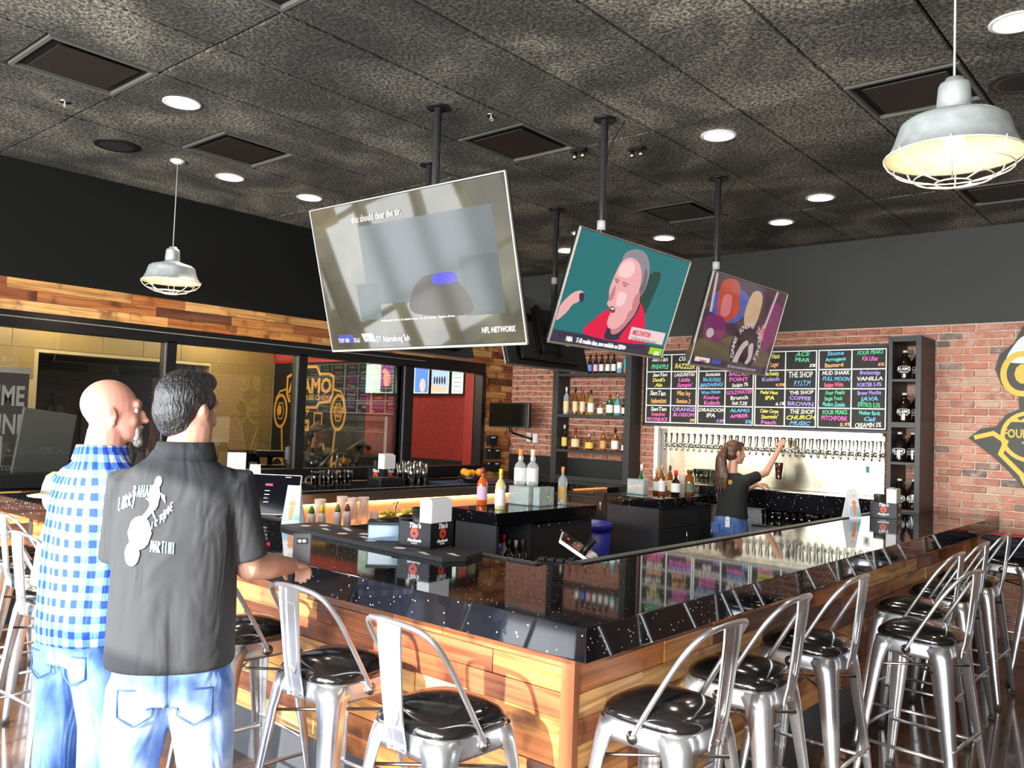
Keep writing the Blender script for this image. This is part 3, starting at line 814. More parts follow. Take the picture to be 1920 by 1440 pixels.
# pint glasses under the counter
def glass_proto(h=.15, r=.042):
    return MB().lathe([(.001, .004), (r * .72, .004), (r, h), (r * .94, h), (r * .68, .010), (.001, .010)], 14, caps=False).mesh('pint_glass', CLEAR)
gm = glass_proto()
for i in range(30):
    place('pint_glass', gm, None, (-3.66 + .076 * (i % 15), 8.245 + .09 * (i // 15), .801), 0, 'clear pint glass in the rows under the tap counter', 'glass', 'pint glasses under the tap counter')
MB().box(-3.78, 8.19, .78, -2.5, 8.39, .80).build('glass_rack', STEEL, tc, loc=(0, -8.2, 0))
for i, x in enumerate((-4.55, -4.49, -4.43)):
    place('pint_glass', gm, None, (x, 8.45, 1.156), 0, 'clear pint glass standing on the drip counter left of the bartender', 'glass', 'glasses on the drip counter')

# ================================================ CHALKBOARD
CH = M('chalkboard', (.012, .013, .012), .6, noise=(8, .3))
cbz0, cbz1, cx0, cx1 = 1.80, 2.59, -5.28, -2.59
chb = empty('chalkboard_menu', (cx0, YW - .03, cbz0), 0, 'long framed chalkboard beer menu in a white grid above the taps', 'board')
MB().box(-.03, -.03, -.035, cx1 - cx0 + .03, 0, .83).build('board_backing', MATTEBLK, chb)
MB().box(-.03, -.045, -.035, cx1 - cx0 + .03, -.03, -.01).box(-.03, -.045, .80, cx1 - cx0 + .03, -.03, .83).box(-.03, -.045, -.035, -.012, -.03, .83).build('outer_frame', CHARC, chb)
cols = {'w': (.85, .85, .82), 'y': (.85, .78, .16), 'g': (.14, .68, .34), 'p': (.85, .16, .60), 'b': (.18, .52, .85), 'o': (.90, .48, .20), 'v': (.45, .34, .88), 'r': (.88, .16, .32), 't': (.15, .72, .66), 'l': (.40, .80, .45)}
CM = {k: M('chalk_' + k, v, .8) for k, v in cols.items()}
cells = [
 [[('SanTan', 'w'), ('PINEAPPLE', 'g')], [('OSK...', 'w'), ('RAZZLER', 'y')]],
 [[('SanTan', 'w'), ("Devil's", 'y'), ('Ale', 'y')], [('LAGUNITAS', 'w'), ('Little', 'p'), ("Sumpin'", 'p')]],
 [[('SanTan', 'w'), ('Hefeweizen', 'o')], [('Miss Ivy', 'o'), ('Session 2', 'o')]],
 [[('SanTan', 'w'), ('Grapefruit', 'r'), ('MOONJUICE', 'p')], [('ORANGE', 'v'), ('BLOSSOM', 'p'), ('5%', 'o')]],
 [[('Sonoran', 'g'), ('White', 'w')], [('College St', 'o'), ('Big Blue', 'b')]],
 [[('Scottsdale', 'w'), ('Bliss BLONDE', 'b'), ('BREWING', 'b')], [('BALLAST', 'p'), ('POINT', 'p'), ('Sculpin 7%', 'w')]],
 [[('Wren House', 'b'), ('Kosher', 'p'), ('Kolsch', 'p')], [('GOLDWATER', 'p'), ('Brunch', 'w'), ('Suit 7.3%', 'w')]],
 [[('DRAGOON', 'w'), ('IPA', 'w'), ('7.0%', 'v')], [('ALAMO', 'b'), ('AMBER', 'p'), ('5%', 'b')]],
 [[('Pedal Haus', 'y'), ('Light Lager', 'o')], [('ACE', 'g'), ('PEAR', 'g'), ('5%', 'w')]],
 [[('Uncles Rotating', 'y'), ('Kolsch', 'v'), ('4.9%', 'o')], [('THE SHOP', 'w'), ('F.Y.I.T.M', 'b')]],
 [[('Pedal Haus', 'y'), ('IPA', 'y'), ('6.1%', 'w')], [('THE SHOP', 'w'), ('COFFEE', 'v'), ('BROWN', 'v')]],
 [[('Cider Corps', 'y'), ("Stormin'", 'y'), ('Peach', 'p')], [('THE SHOP', 'w'), ('CHURCH', 'y'), ('MUSIC', 'b')]],
 [[('Stone', 'b'), ('Arrogant', 't'), ('Bastard', 'o')], [('FOUR PEAKS', 'g'), ('Kilt Lifter', 'p'), ('6%', 'o')]],
 [[('MUD SHARK', 'w'), ('FULL MOON', 'b'), ('Belgian White', 'r')], [('Breckenridge', 'v'), ('VANILLA', 'w'), ('PORTER 5.4%', 'v')]],
 [[('Four Peaks', 'g'), ('Single Track', 'g'), ('Modern Zombie', 't')], [('Brew Mocha', 'v'), ('JAVA', 'b'), ('(NITRO) 5.5%', 'g')]],
 [[('FOUR PEAKS', 'g'), ('PITCHFORK', 'p'), ('5.9%', 'o')], [('Mother Earth', 't'), ('Cali', 'b'), ('CREAMIN 5%', 'w')]]]
bw_ = [.66, .66, .665, .665]; bx = .005
for bi in range(4):
    W_ = bw_[bi]; Hh = .79
    grid = MB()
    for xx in (0, W_ / 2 - .005, W_ - .012): grid.box(xx, -.044, 0, xx + .012, -.030, Hh)
    for k in range(5): grid.box(0, -.0435, k * (Hh - .012) / 4, W_, -.030, k * (Hh - .012) / 4 + .012)
    bo = MB().box(0, -.034, 0, W_, -.030, Hh).build('chalk_panel', CH, chb, (bx, 0, 0))
    grid.build('white_grid', WHITE, bo)
    for r_i in range(4):
        for ci in range(2):
            ls = cells[bi * 4 + r_i][ci]
            n_ = len(ls); cw = W_ / 2 - .02; chh = Hh / 4 - .02
            for k, (s_, c_) in enumerate(ls):
                small = '%' in s_ and len(s_) < 5
                sz = (.058 if n_ == 3 else .078) * (.8 if small else 1) * rnd.uniform(.88, 1.1)
                sxx = min(1.25, cw * .92 / (len(s_) * sz * .66))
                zc = Hh - (r_i + .5) * Hh / 4 + ((n_ - 1) / 2 - k) * chh / n_
                xc = ci * W_ / 2 + W_ / 4 + (cw * .36 if small else rnd.uniform(-.012, .012))
                text(s_, sz, CM[c_], (xc, -.0365, zc), (radians(90), rnd.uniform(-.07, .05), 0), bo, 'chalk_word', sx=sxx, shear=rnd.choice((0, .15, .3)), bold=.0014, lines=1)
    bx += W_ + .012

# ================================================ BACK BAR SHELVES AND GROWLER TOWER
sh = empty('bottle_shelf', (0, 0, 0), 0, 'tall charcoal shelf unit with liquor bottles on the brick wall', 'shelf')
Y0, Y1 = 8.32, YW - .03
MB().box(-6.50, Y0, BZ, -6.42, Y1, 2.76, .002).build('side_panel', CHARC, sh)
MB().box(-5.44, Y0, BZ, -5.36, Y1, 2.76, .002).build('side_panel', CHARC, sh)
MB().box(-6.50, Y0, 2.68, -5.36, Y1, 2.76, .002).build('top_board', CHARC, sh)
for z in (1.44, 1.868, 2.37):
    MB().box(-6.42, Y0 + .005, z - .035, -5.44, Y1, z, .002).build('shelf_board', CHARC, sh)
MB().box(-6.42, Y0 + .01, BZ, -5.44, Y0 + .06, 1.12, .002).build('kick_board', CHARC, sh)
tow = empty('growler_tower', (-2.45, 8.10, BZ), 0, 'narrow grey shelf tower holding dark growlers on the bar end', 'shelf')
TW, TD, TH = .28, .46, 1.585
b = MB().box(0, 0, 0, .035, TD, TH, .002).build('side_panel', CHARC, tow)
MB().box(TW - .045, 0, 0, TW, TD, TH, .002).build('side_panel', CHARC, tow)
tz = [1.505, 1.12, .745, .385, .0]
for z0, z1 in ((1.535, TH), (1.17, 1.195), (.755, .805), (.42, .445), (0, .02)):
    MB().box(.035, 0, z0, TW - .045, TD, z1, .002).build('shelf_board', CHARC, tow)

def lathe_mesh(prof, mat, n=18): return MB().lathe(prof, n, caps=True).mesh('body', mat)
bcache = {}
def bottle(loc, h, r, glass, lab=None, cap=BLACK, shape='std', label='', group=None, name='liquor_bottle', labz=(.12, .48), fill=None, sq=False):
    key = (h, r, glass.name, lab.name if lab else '', cap.name, shape, labz, fill.name if fill else '')
    nr = r * .30
    sh_ = {'std': [(.001, 0), (r * .92, 0), (r, .01), (r, h * .58), (r * .8, h * .66), (nr, h * .76), (nr * .9, h * .93), (nr, h * .94), (.001, h * .94)],
           'round': [(.001, 0), (r * .7, 0), (r, h * .18), (r, h * .40), (r * .75, h * .55), (nr, h * .66), (nr * .9, h * .88), (.001, h * .88)],
           'tall': [(.001, 0), (r * .95, 0), (r, .01), (r, h * .66), (r * .55, h * .74), (nr, h * .78), (nr, h * .93), (.001, h * .93)],
           'bulb': [(.001, 0), (r * .95, 0), (r, .02), (r, h * .50), (r * .85, h * .58), (nr * 1.2, h * .66), (nr * 1.6, h * .74), (nr, h * .84), (nr * .9, h * .9), (.001, h * .9)],
           'jar': [(.001, 0), (r, .0), (r, h * .72), (r * .55, h * .80), (r * .5, h * .88), (.001, h * .88)],
           'beer': [(.001, 0), (r, 0), (r, h * .52), (r * .8, h * .62), (r * .42, h * .75), (r * .38, h * .96), (.001, h * .96)],
           'can': [(.001, 0), (r * .85, 0), (r, .01), (r, h - .012), (r * .85, h), (.001, h)]}[shape]
    if key not in bcache:
        me = {'body': lathe_mesh(sh_, glass, 4 if sq else 18)}
        if fill: me['liquid'] = lathe_mesh([(.001, .006)] + [(max(a - .006, .001), max(z, .006)) for a, z in sh_[1:5]] + [(.001, sh_[4][1])], fill)
        if lab:
            rm = r * 1.015
            me['bottle_label'] = MB().lathe([(rm, h * labz[0]), (rm, h * labz[1])], 18, caps=False).mesh('bottle_label', lab)
        ct = {'std': .94, 'round': .88, 'tall': .93, 'bulb': .9, 'jar': .88, 'beer': .96, 'can': 1}[shape]
        cr = nr * 1.25 if shape not in ('jar', 'beer') else (r * .62 if shape == 'jar' else r * .42)
        if shape != 'can': me['cap'] = MB().lathe([(.001, h * (ct - .10) if shape not in ('jar', 'beer') else h * (ct - .02)), (cr, h * (ct - .10) if shape not in ('jar', 'beer') else h * (ct - .02)), (cr, h), (.001, h)], 14).mesh('cap', cap)
        bcache[key] = me
    b_ = empty(name, loc, rnd.uniform(0, 6), label, 'can' if shape == 'can' else 'bottle', group)
    for k, me in bcache[key].items(): place(k, me, b_)
    return b_
def G(n, c, a=1.0): 
    return M(n, c, .04, trans=a, ior=1.35)
g_clear = G('bottle_clear', (.93, .96, .96)); g_amber = M('amber_spirit', (.30, .09, .015), .06, coat=.5, trans=.35); g_green = M('green_glass', (.01, .16, .035), .05, coat=.6, trans=.3)
g_dark = M('dark_brown_glass', (.012, .006, .004), .04, coat=.6); g_blue = M('blue_glass', (.12, .50, .62), .06, coat=.4, trans=.4); g_gold = M('golden_spirit', (.55, .36, .10), .06, coat=.5, trans=.4); g_red = M('orange_liqueur', (.80, .13, .02), .08, coat=.5, trans=.2); g_lemon = M('lemon_mixer', (.80, .78, .35), .1, coat=.4, trans=.3)
g_white = M('clear_spirit', (.75, .80, .80), .05, coat=.6, trans=.65)
l_cream = P('cream_label', (.75, .62, .38)); l_white = P('white_label', (.8, .8, .8)); l_yel = P('yellow_label', (.75, .55, .10)); l_blue = P('blue_label', (.10, .25, .65)); l_blk = P('black_label', (.02, .02, .02)); l_pink = P('pink_label', (.75, .45, .60)); l_tan = P('tan_label', (.60, .35, .12))
c_red = P('red_wax', (.45, .01, .01), .3); c_org = P('orange_cap', (.80, .25, .06), .4); c_yel = P('yellow_cap', (.85, .65, .02), .4); c_wh = WPLAS; c_mag = P('magenta_cap', (.35, .02, .05), .4)
Yb = 8.42
for x, h, r, gl, lb_m, cp, shp, lab in [
    (-6.36, .34, .036, g_white, l_cream, c_wh, 'tall', 'tall slim clear bottle with cream label, leftmost on the middle shelf'),
    (-6.22, .335, .034, g_amber, l_cream, BLACK, 'tall', 'tall slim amber bottle with cream label, second on the middle shelf'),
    (-6.11, .335, .034, g_amber, l_cream, P('rose_cap', (.4, .1, .08)), 'tall', 'tall slim amber bottle, third from left on the middle shelf'),
    (-5.985, .30, .040, g_gold, l_white, BLACK, 'std', 'pale gold bottle with black stopper on the middle shelf'),
    (-5.845, .18, .038, g_gold, l_white, CHROME, 'round', 'short squat gold bottle on the middle shelf'),
    (-5.71, .26, .044, g_green, l_white, c_red, 'std', 'green gin bottle with white label on the middle shelf'),
    (-5.60, .255, .040, g_blue, l_white, PLATE, 'std', 'light blue bottle at the right end of the middle shelf'),
    (-5.50, .20, .036, g_dark, l_white, BLACK, 'round', 'dark bottle half hidden by the shelf post, middle shelf')]:
    bottle((x, Yb, 1.868), h, r, gl, lb_m, cp, shp, lab)
for x, h, r, gl, lb_m, cp, shp, lab in [
    (-6.37, .30, .035, g_dark, l_yel, c_wh, 'tall', 'black bottle with yellow label, leftmost on the lowest shelf'),
    (-6.20, .27, .052, g_amber, l_cream, c_red, 'round', 'squat whiskey bottle sealed in red wax on the lowest shelf'),
    (-5.99, .20, .052, g_amber, l_yel, PLATE, 'round', 'round amber whiskey bottle in the middle of the lowest shelf'),
    (-5.79, .26, .038, g_amber, l_tan, P('cork', (.5, .3, .12)), 'std', 'amber bottle with tan label and cork on the lowest shelf'),
    (-5.62, .275, .045, g_amber, l_white, BLACK, 'std', 'amber bottle with white label and black cap, lowest shelf'),
    (-5.485, .18, .036, g_dark, l_white, BLACK, 'round', 'dark bottle partly behind the right shelf post, lowest shelf')]:
    bottle((x, Yb, 1.44), h, r, gl, lb_m, cp, shp, lab)
for i, (x, lm, ls) in enumerate([(-6.10, l_white, 'white'), (-6.015, l_blue, 'blue'), (-5.93, l_pink, 'pink'), (-5.845, l_white, 'white'), (-5.755, l_white, 'plain white'), (-5.67, l_white, 'broad white')]):
    bottle((x, Yb, 2.37), .23, .030, g_dark, lm, BLACK, 'beer', 'brown beer bottle with %s label, %s from the left on the top shelf' % (ls, ['first', 'second', 'third', 'fourth', 'fifth', 'sixth'][i]), name='beer_bottle')
bottle((-5.585, Yb, 2.37), .13, .033, l_white, P('can_teal', (.15, .45, .55)), BLACK, 'can', 'white and teal beer can on the top shelf', name='beer_can', labz=(.05, .45))
bottle((-5.49, Yb, 2.37), .17, .034, P('can_cyan', (.03, .42, .52), .3), P('can_copper', (.45, .2, .1), .3), BLACK, 'can', 'tall cyan beer can at the right end of the top shelf', name='beer_can', labz=(.05, .3))

# growlers
def growler_proto():
    t = empty('growler', (0, 0, 0), 0, 'dark growler jug', 'growler', 'growlers in the shelf tower')
    R_, H_ = .062, .27
    MB().lathe([(.001, 0), (R_, 0), (R_ * 1.03, .02), (R_ * 1.03, H_ * .50), (R_ * .9, H_ * .62), (R_ * .5, H_ * .78), (.02, H_ * .86), (.018, H_ * .95), (.001, H_ * .95)], 20).build('jug_body', g_dark, t)
    MB().lathe([(.001, H_ * .93), (.021, H_ * .93), (.021, H_), (.001, H_)], 14).build('cap', c_wh, t)
    MB().tube([(.018, 0, H_ * .9), (.045, 0, H_ * .89), (.05, 0, H_ * .8), (.036, 0, H_ * .72)], .006).build('finger_loop', g_dark, t)
    text('ALAMO', .038, WHITE, (0, -R_ * 1.05, H_ * .36), (radians(90), 0, 0), t, bold=.001, sx=.85)
    text('DRAFTHOUSE', .012, WHITE, (0, -R_ * 1.06, H_ * .24), (radians(90), 0, 0), t)
    f = flat('badge_outline', [(WHITE, stroke([(-.05, -.018), (-.05, .018), (-.03, .024), (.03, .024), (.05, .018), (.05, -.018), (.03, -.024), (-.03, -.024)], .003, True))], t)
    f.rotation_euler = (radians(90), 0, 0); f.location = (0, -R_ * 1.045, H_ * .36)
    return t
gp = growler_proto()
gs = [(-2.345, 8.24, 1.195, 'front growler in the top compartment of the tower'), (-2.27, 8.36, 1.195, 'rear growler at the right of the top compartment'),
      (-2.345, 8.24, .805, 'front growler in the second compartment from the top'), (-2.27, 8.36, .805, 'rear growler at the right of the second compartment'),
      (-2.375, 8.22, .445, 'left growler of the pair in the third compartment'), (-2.30, 8.36, .445, 'right growler of the pair in the third compartment'),
      (-2.37, 8.22, .02, 'left growler standing in the lowest compartment'), (-2.255, 8.26, .02, 'right growler standing in the lowest compartment')]
for i, (x, y, z, lb) in enumerate(gs):
    o = gp if i == 0 else copy_tree(gp)
    o.location = (x, y, BZ + z); o['label'] = 'dark ' + lb; o.rotation_euler = (0, 0, .15)

# ================================================ BOTTLES AND GLASS BLOCKS ON THE ISLANDS
bottle((-4.62, 5.04, BZ), .30, .042, g_red, l_pink, c_mag, 'std', 'orange-red liqueur bottle with dark pink neck on the island', labz=(.15, .5))
bottle((-4.33, 4.93, BZ), .31, .040, g_lemon, l_white, c_yel, 'std', 'pale lemon bottle with tall yellow cap on the island corner', labz=(.1, .5))
bottle((-4.535, 5.405, BZ + .156), .30, .050, g_white, l_white, c_org, 'bulb', 'clear vodka bottle with orange top standing on the left glass block')
bottle((-4.445, 5.455, BZ + .156), .30, .050, g_white, l_white, P('pale_orange_cap', (.9, .6, .45)), 'bulb', 'clear vodka bottle with pale orange top standing on the right of the glass block')
bottle((-4.33, 5.72, BZ), .315, .038, g_white, l_tan, c_org, 'tall', 'clear bottle with tan label and orange cap, alone at the right end of the island')
GBL = M('glass_block', (.62, .78, .76), .12, trans=.55, coat=.6, bump=(30, .9))
def glass_block(x, y, z, wd, lb, dp=.09, hh=.155):
    g_ = empty('glass_block', (x, y, z), 0, lb, 'glass block')
    MB().box(0, 0, 0, wd, dp, hh, .012).build('block_body', GBL, g_)
    MB().box(.012, -.002, .012, wd - .012, .0, hh - .012).build('wavy_face', M('wavy_glass', (.7, .85, .83), .1, trans=.4, coat=.7, bump=(45, 1.0)), g_)
glass_block(-4.60, 5.34, BZ, .215, 'long wavy glass block under the two clear bottles', .145)
glass_block(-4.375, 5.38, BZ, .07, 'narrow glass block at the right end of the long one under the clear bottles', .2)
glass_block(-4.70, 7.28, BZ, .20, 'wavy glass block at the left corner of the drawer island')
bottle((-4.70, 7.55, BZ), .29, .036, g_green, l_yel, c_wh, 'round', 'green bottle with white cap behind the glass block')
bottle((-4.56, 7.62, BZ), .26, .040, g_amber, l_white, c_org, 'round', 'brown bottle with orange cap behind the glass block')
bottle((-4.44, 7.52, BZ), .30, .036, g_amber, l_white, P('tan_cap', (.6, .3, .08)), 'std', 'amber bottle with long white label beside the glass block')
bottle((-4.48, 7.75, BZ), .29, .030, g_amber, l_cream, BLACK, 'tall', 'slim amber bottle standing at the back of the drawer island')
bottle((-4.36, 7.66, BZ), .25, .050, g_dark, l_white, P('red_cap', (.6, .01, .04)), 'round', 'squat dark liqueur bottle with red neck on the drawer island')
bottle((-4.29, 7.82, BZ), .255, .050, g_amber, P('olive_label', (.12, .15, .08)), P('brass_cap', (.06, .05, .02)), 'jar', 'amber jar bottle with gold cap at the end of the drawer island')
mg = empty('glass_mug', (-4.40, 7.90, BZ), 0, 'clear handled mug behind the squat red-necked bottle', 'mug')
MB().lathe([(.001, 0), (.05, 0), (.055, .2), (.05, .2), (.046, .01), (.001, .01)], 18, caps=False).build('mug_body', FROSTCUP, mg)
MB().tube([(-.05, 0, .04), (-.09, 0, .06), (-.09, 0, .15), (-.05, 0, .17)], .008).build('handle', FROSTCUP, mg)
for i, (x, y, h_, gl, cp, lb) in enumerate([(-4.205, 4.80, .31, g_dark, P('purple_foil', (.12, .04, .45), .3), 'wine bottle with purple foil in the open bay of the island'), (-4.20, 4.90, .33, g_dark, BLACK, 'wine bottle with black foil at the front of the open bay'),
        (-4.20, 4.985, .32, g_dark, P('grey_foil', (.35, .36, .38), .3), 'wine bottle with grey foil and white label in the open bay'), (-4.20, 5.065, .32, g_dark, P('brown_foil', (.15, .06, .05), .3), 'wine bottle with brown foil, rightmost in the open bay'),
        (-4.29, 4.80, .34, g_green, P('cork_top', (.55, .4, .25)), 'green bottle with cork, leftmost in the open bay'), (-4.29, 4.95, .36, g_white, c_red, 'clear bottle with red top at the back of the open bay')]):
    bottle((x, y, .522), h_, .037, gl, l_white, cp, 'tall', lb, labz=(.1, .4))

# ================================================ THINGS ON THE BAR
mt = empty('bar_mat', (-3.48, 3.03, BZ), radians(-1.5), 'thick black rubber mat with coasters lying along the front bar run', 'mat')
MB().prism([(x, y) for x, y in [(-.80, -.12), (-.78, .13), (-.7, .15), (.62, .12), (.69, -.06), (.64, -.17), (.0, -.165), (-.7, -.14)]], 0.001, .022).build('mat_body', RUBBER, mt)
CRED = P('coaster_red', (.35, .02, .04))
for i, (x, y) in enumerate([(-.66, -.04), (-.62, .06), (-.28, -.06), (-.2, .03), (.02, -.10), (.30, -.14)]):
    c = flat('printed_round', [(CRED, [disc(x, y, .042, n=16)]), (WHITE, [disc(x, y, .032, .026, 14)])], mt, z0=.022)
for i, (x, y) in enumerate([(-.53, -.03), (-.44, .06), (-.50, .09), (-.15, -.05), (-.05, .05), (-.10, .0), (.44, -.15), (.55, -.06)]):
    flat('printed_word', [(WHITE, [[(x, y), (x + .03, y - .004), (x + .05, y + .02), (x + .02, y + .025)], [(x + .03, y - .01), (x + .09, y - .02), (x + .10, y), (x + .05, y + .008)]])], mt, z0=.022)
def caddy(loc, rz, lb, w_=.21, d_=.19, h_=.125, napkins=True):
    """black cardboard bar caddy with a napkin stack"""
    t = empty('napkin_caddy', loc, rz, lb, 'caddy')
    b = MB(); e = .006
    b.box(-w_ / 2, -d_ / 2, 0, w_ / 2, d_ / 2, .006); b.box(-w_ / 2, -d_ / 2, 0, w_ / 2, -d_ / 2 + e, h_, .001); b.box(-w_ / 2, d_ / 2 - e, 0, w_ / 2, d_ / 2, h_); b.box(-w_ / 2, -d_ / 2, 0, -w_ / 2 + e, d_ / 2, h_); b.box(w_ / 2 - e, -d_ / 2, 0, w_ / 2, d_ / 2, h_, .001)
    b.box(.012, -d_ / 2, 0, .016, d_ / 2, h_)
    b.build('caddy_box', M('glossy_card_black', (.006, .007, .012), .35, spec=.25) if not D.materials.get('glossy_card_black') else D.materials['glossy_card_black'], t)
    RB = D.materials.get('badge_orange') or M('badge_orange', (.75, .07, .02), .4)
    for (px, py, ro) in ((0, -d_ / 2 - .001, 0), (w_ / 2 + .001, 0, radians(90))):
        f = flat('printed_badge', [(RB, [disc(0, .0, .027, n=20)]), (D.materials['glossy_card_black'], [disc(0, 0, .022, n=18)]), (RB, [disc(0, 0, .020, n=18)]), (D.materials['glossy_card_black'], [disc(-.005, -.002, .004, .010, 8), disc(.004, -.004, .005, .008, 8)])], t)
        f.location = (px, py, h_ * .56); f.rotation_euler = (radians(90), 0, ro)
        text("Tito's", .034, WHITE, (px, py, h_ * .85), (radians(90), 0, ro), t, shear=.3, bold=.0012)
        text('Handmade', .020, WHITE, (px, py, h_ * .26), (radians(90), 0, ro), t, shear=.3, bold=.001)
        text('VODKA', .012, WHITE, (px, py, h_ * .14), (radians(90), 0, ro), t)
    if napkins:
        nb_ = MB()
        for k in range(14):
            nb_.box(w_ / 2 - .085 + k * .0055, -d_ / 2 + .012, .008, w_ / 2 - .0805 + k * .0055, d_ / 2 - .01, h_ + .115 + rnd.uniform(-.008, .008))
        nb_.build('napkins', WHITE, t)
        b = MB(); b.lathe([(.001, .01), (.05, .01), (.055, h_ + .06), (.052, h_ + .06), (.047, .02), (.001, .02)], 18, (-.045, .02, 0), caps=False).build('straw_cup', BLACK, t)
    return t
caddy((-3.19, 3.065, BZ + .022), radians(8), 'black printed caddy with tall white napkins on the front bar mat')
bc = empty('plastic_caddy', (-3.47, 3.03, BZ + .022), radians(45), 'clear plastic box with black lid beside the black napkin caddy', 'box')
MB().box(-.085, -.07, 0, .085, .07, .085, .006).build('box_body', M('blue_clear_plastic', (.28, .42, .55), .08, trans=.35, coat=.5), bc)
MB().box(-.09, -.075, .085, .09, .075, .098, .004).ell((0, 0, .10), (.055, .045, .012)).build('lid', BLACK, bc)
ck = empty('straw_bowl', (-3.66, 3.45, BZ - .1), 0, 'dark round tub behind the black napkin caddy', 'tub')
MB().lathe([(.001, 0), (.10, 0), (.115, .2), (.105, .2), (.09, .01), (.001, .01)], 20, caps=False).build('tub_body', BLACK, ck)

def tent(loc, rz, lb, h_=.235):
    t = empty('table_tent', loc, rz, lb, 'sign')
    b = MB()
    for s in (-1, 1):
        b.add([(-.055, s * .05, 0), (.055, s * .05, 0), (.042, 0, h_), (-.042, 0, h_), (-.055, s * .052, 0), (.055, s * .052, 0), (.042, s * .002, h_), (-.042, s * .002, h_)],
              [(0, 1, 2, 3), (4, 5, 6, 7), (0, 1, 5, 4), (1, 2, 6, 5), (2, 3, 7, 6), (3, 0, 4, 7)])
    b.build('folded_card', WHITE, t)
    a_ = math.atan2(.05, h_)
    for s in (-1, 1):
        f = flat('card_print', [(D.materials.get('print_sky') or P('print_sky', (.42, .60, .85)), [[(-.05, .02), (.05, .02), (.045, .10), (-.047, .10)]]), (D.materials.get('print_drink') or P('print_drink', (.80, .33, .12)), [[(-.014, .03), (.012, .03), (.018, .11), (-.018, .11)], disc(0, .13, .02, n=12)]), (D.materials.get('print_green') or P('print_green', (.2, .6, .45)), [[(.02, .03), (.05, .03), (.05, .055), (.02, .055)]])], t)
        f.location = (0, s * .0525, 0); f.rotation_euler = (radians(90) - a_, 0, 0) if s < 0 else (radians(90) - a_, 0, pi)
        text('LIVE', .02, D.materials['print_drink'], (0, s * (.0545 - .05 * .78), h_ * .78), (radians(90) - a_, 0, 0 if s < 0 else pi), t)
    return t
tent((-4.40, 3.10, BZ), radians(35), 'white folded table tent on the front bar run by the mat')
tent((-6.37, 4.08, BZ), radians(60), 'white folded table tent on the far left run above the tablet')
tent((-2.38, 7.0, BZ), radians(55), 'blue and white table tent on the right run before the growler tower')
tc2 = caddy((-2.24, 7.40, BZ + .001), radians(6), 'black printed napkin caddy with white napkins beside the growler tower')
fc = caddy((-6.66, 5.74, BZ + .001), radians(6), 'black napkin caddy with white napkins on the far left bar run', .2, .16)
fc.scale = (1.15, 1.15, 1.25)

# tablets
def tablet(loc, rz, tilt, lb, w_=.40, h_=.27):
    t = empty('tablet_till', loc, rz, lb, 'till')
    b = MB(); b.T = Matrix.Rotation(tilt, 4, 'X')
    b.box(-w_ / 2, -.008, 0, w_ / 2, .012, h_, .008).build('tablet_case', WPLAS, t)
    b = MB(); b.T = Matrix.Rotation(tilt, 4, 'X')
    b.box(-w_ / 2 + .006, -.011, .006, w_ / 2 - .006, -.006, h_ - .006, .003).build('tablet_screen', M('tablet_glass', (.005, .005, .007), .05) if not D.materials.get('tablet_glass') else D.materials['tablet_glass'], t)
    MB().box(-.09, -.02, -.02, .09, .16, .0, .006).tube([(0, .12, 0), (0, .02, .12)], .02).build('stand', BLACK, t)
    f = flat('screen_print', [(E('till_red', (.7, .03, .05), .8), [[(-.02, .19), (.03, .19), (.03, .205), (-.02, .205)]]), (E('till_text', (.6, .6, .65), .5), [[(-.02 + .0, .08 + k * .025), (.015, .08 + k * .025), (.015, .084 + k * .025), (-.02, .084 + k * .025)] for k in range(4)] + [[(.11, .25), (.15, .25), (.15, .254), (.11, .254)]])], t)
    f.rotation_euler = (radians(90) + tilt, 0, 0); f.location = (0, -.0125 * cos(tilt), -.0115 * sin(tilt))
    return t
tablet((-4.90, 3.23, BZ + .002), radians(35), radians(-14), 'black-screened tablet till on the inner edge of the front bar run', .44, .27)
tablet((-2.66, 3.85, BZ - .07), radians(-55) + pi, radians(-58), 'tilted tablet till lying behind the inner corner of the bar', .36, .24)
kb = empty('keypad', (-2.70, 3.62, BZ - .06), radians(20), 'row of black keys by the lying tablet till', 'keypad')
MB().box(-.16, -.05, -.01, .16, .05, .004).build('keypad_base', BLACK, kb)
for i in range(6): MB().box(-.15 + i * .05, -.03, .004, -.11 + i * .05, .03, .018, .004).build('key', RUBBER, kb)
# things on the far left run
for i in range(9):
    k = (i % 3, i // 3)
    c_ = MB().lathe([(.001, 0), (.030, 0), (.044, .20 + .025 * (i % 2)), (.042, .20 + .025 * (i % 2)), (.001, .18)], 14, caps=False)
    c_.build('cocktail_tin', CHROME, None, (-6.74 + k[0] * .088, 6.06 + k[1] * .088, BZ + .001), 'polished steel cocktail tin in the cluster on the far bar run', 'shaker', 'cocktail tins on the far bar run')
bm_ = empty('bar_towel', (-6.42, 6.85, BZ + .001), 0, 'dark blue cloth mat lying on the far left bar run', 'mat')
MB().box(-.2, -.55, 0, .2, .55, .012, .004).build('cloth', P('navy_cloth', (.012, .03, .09), .9), bm_)
MB().box(-.15, -.1, .012, .15, .5, .025, .004).build('folded_cloth', P('wine_cloth', (.15, .02, .04), .9), bm_)
bo = empty('fruit_bowl', (-6.30, 6.70, BZ + .012), 0, 'low black bowl holding oranges on the far bar run', 'bowl')
MB().lathe([(.001, 0), (.07, 0), (.15, .07), (.145, .07), (.06, .01), (.001, .01)], 22, caps=False).build('bowl_body', BLACK, bo)
for x, y, z in ((-.09, -.03, .11), (-.02, .02, .10), (.06, .05, .115), (.0, -.07, .105)):
    MB().ell((0, 0, 0), (.042, .042, .040)).build('orange', ORANGE, None, (-6.30 + x, 6.70 + y, BZ + z + .01), 'bright orange fruit piled in the black bowl', 'fruit', 'oranges in the black bowl')
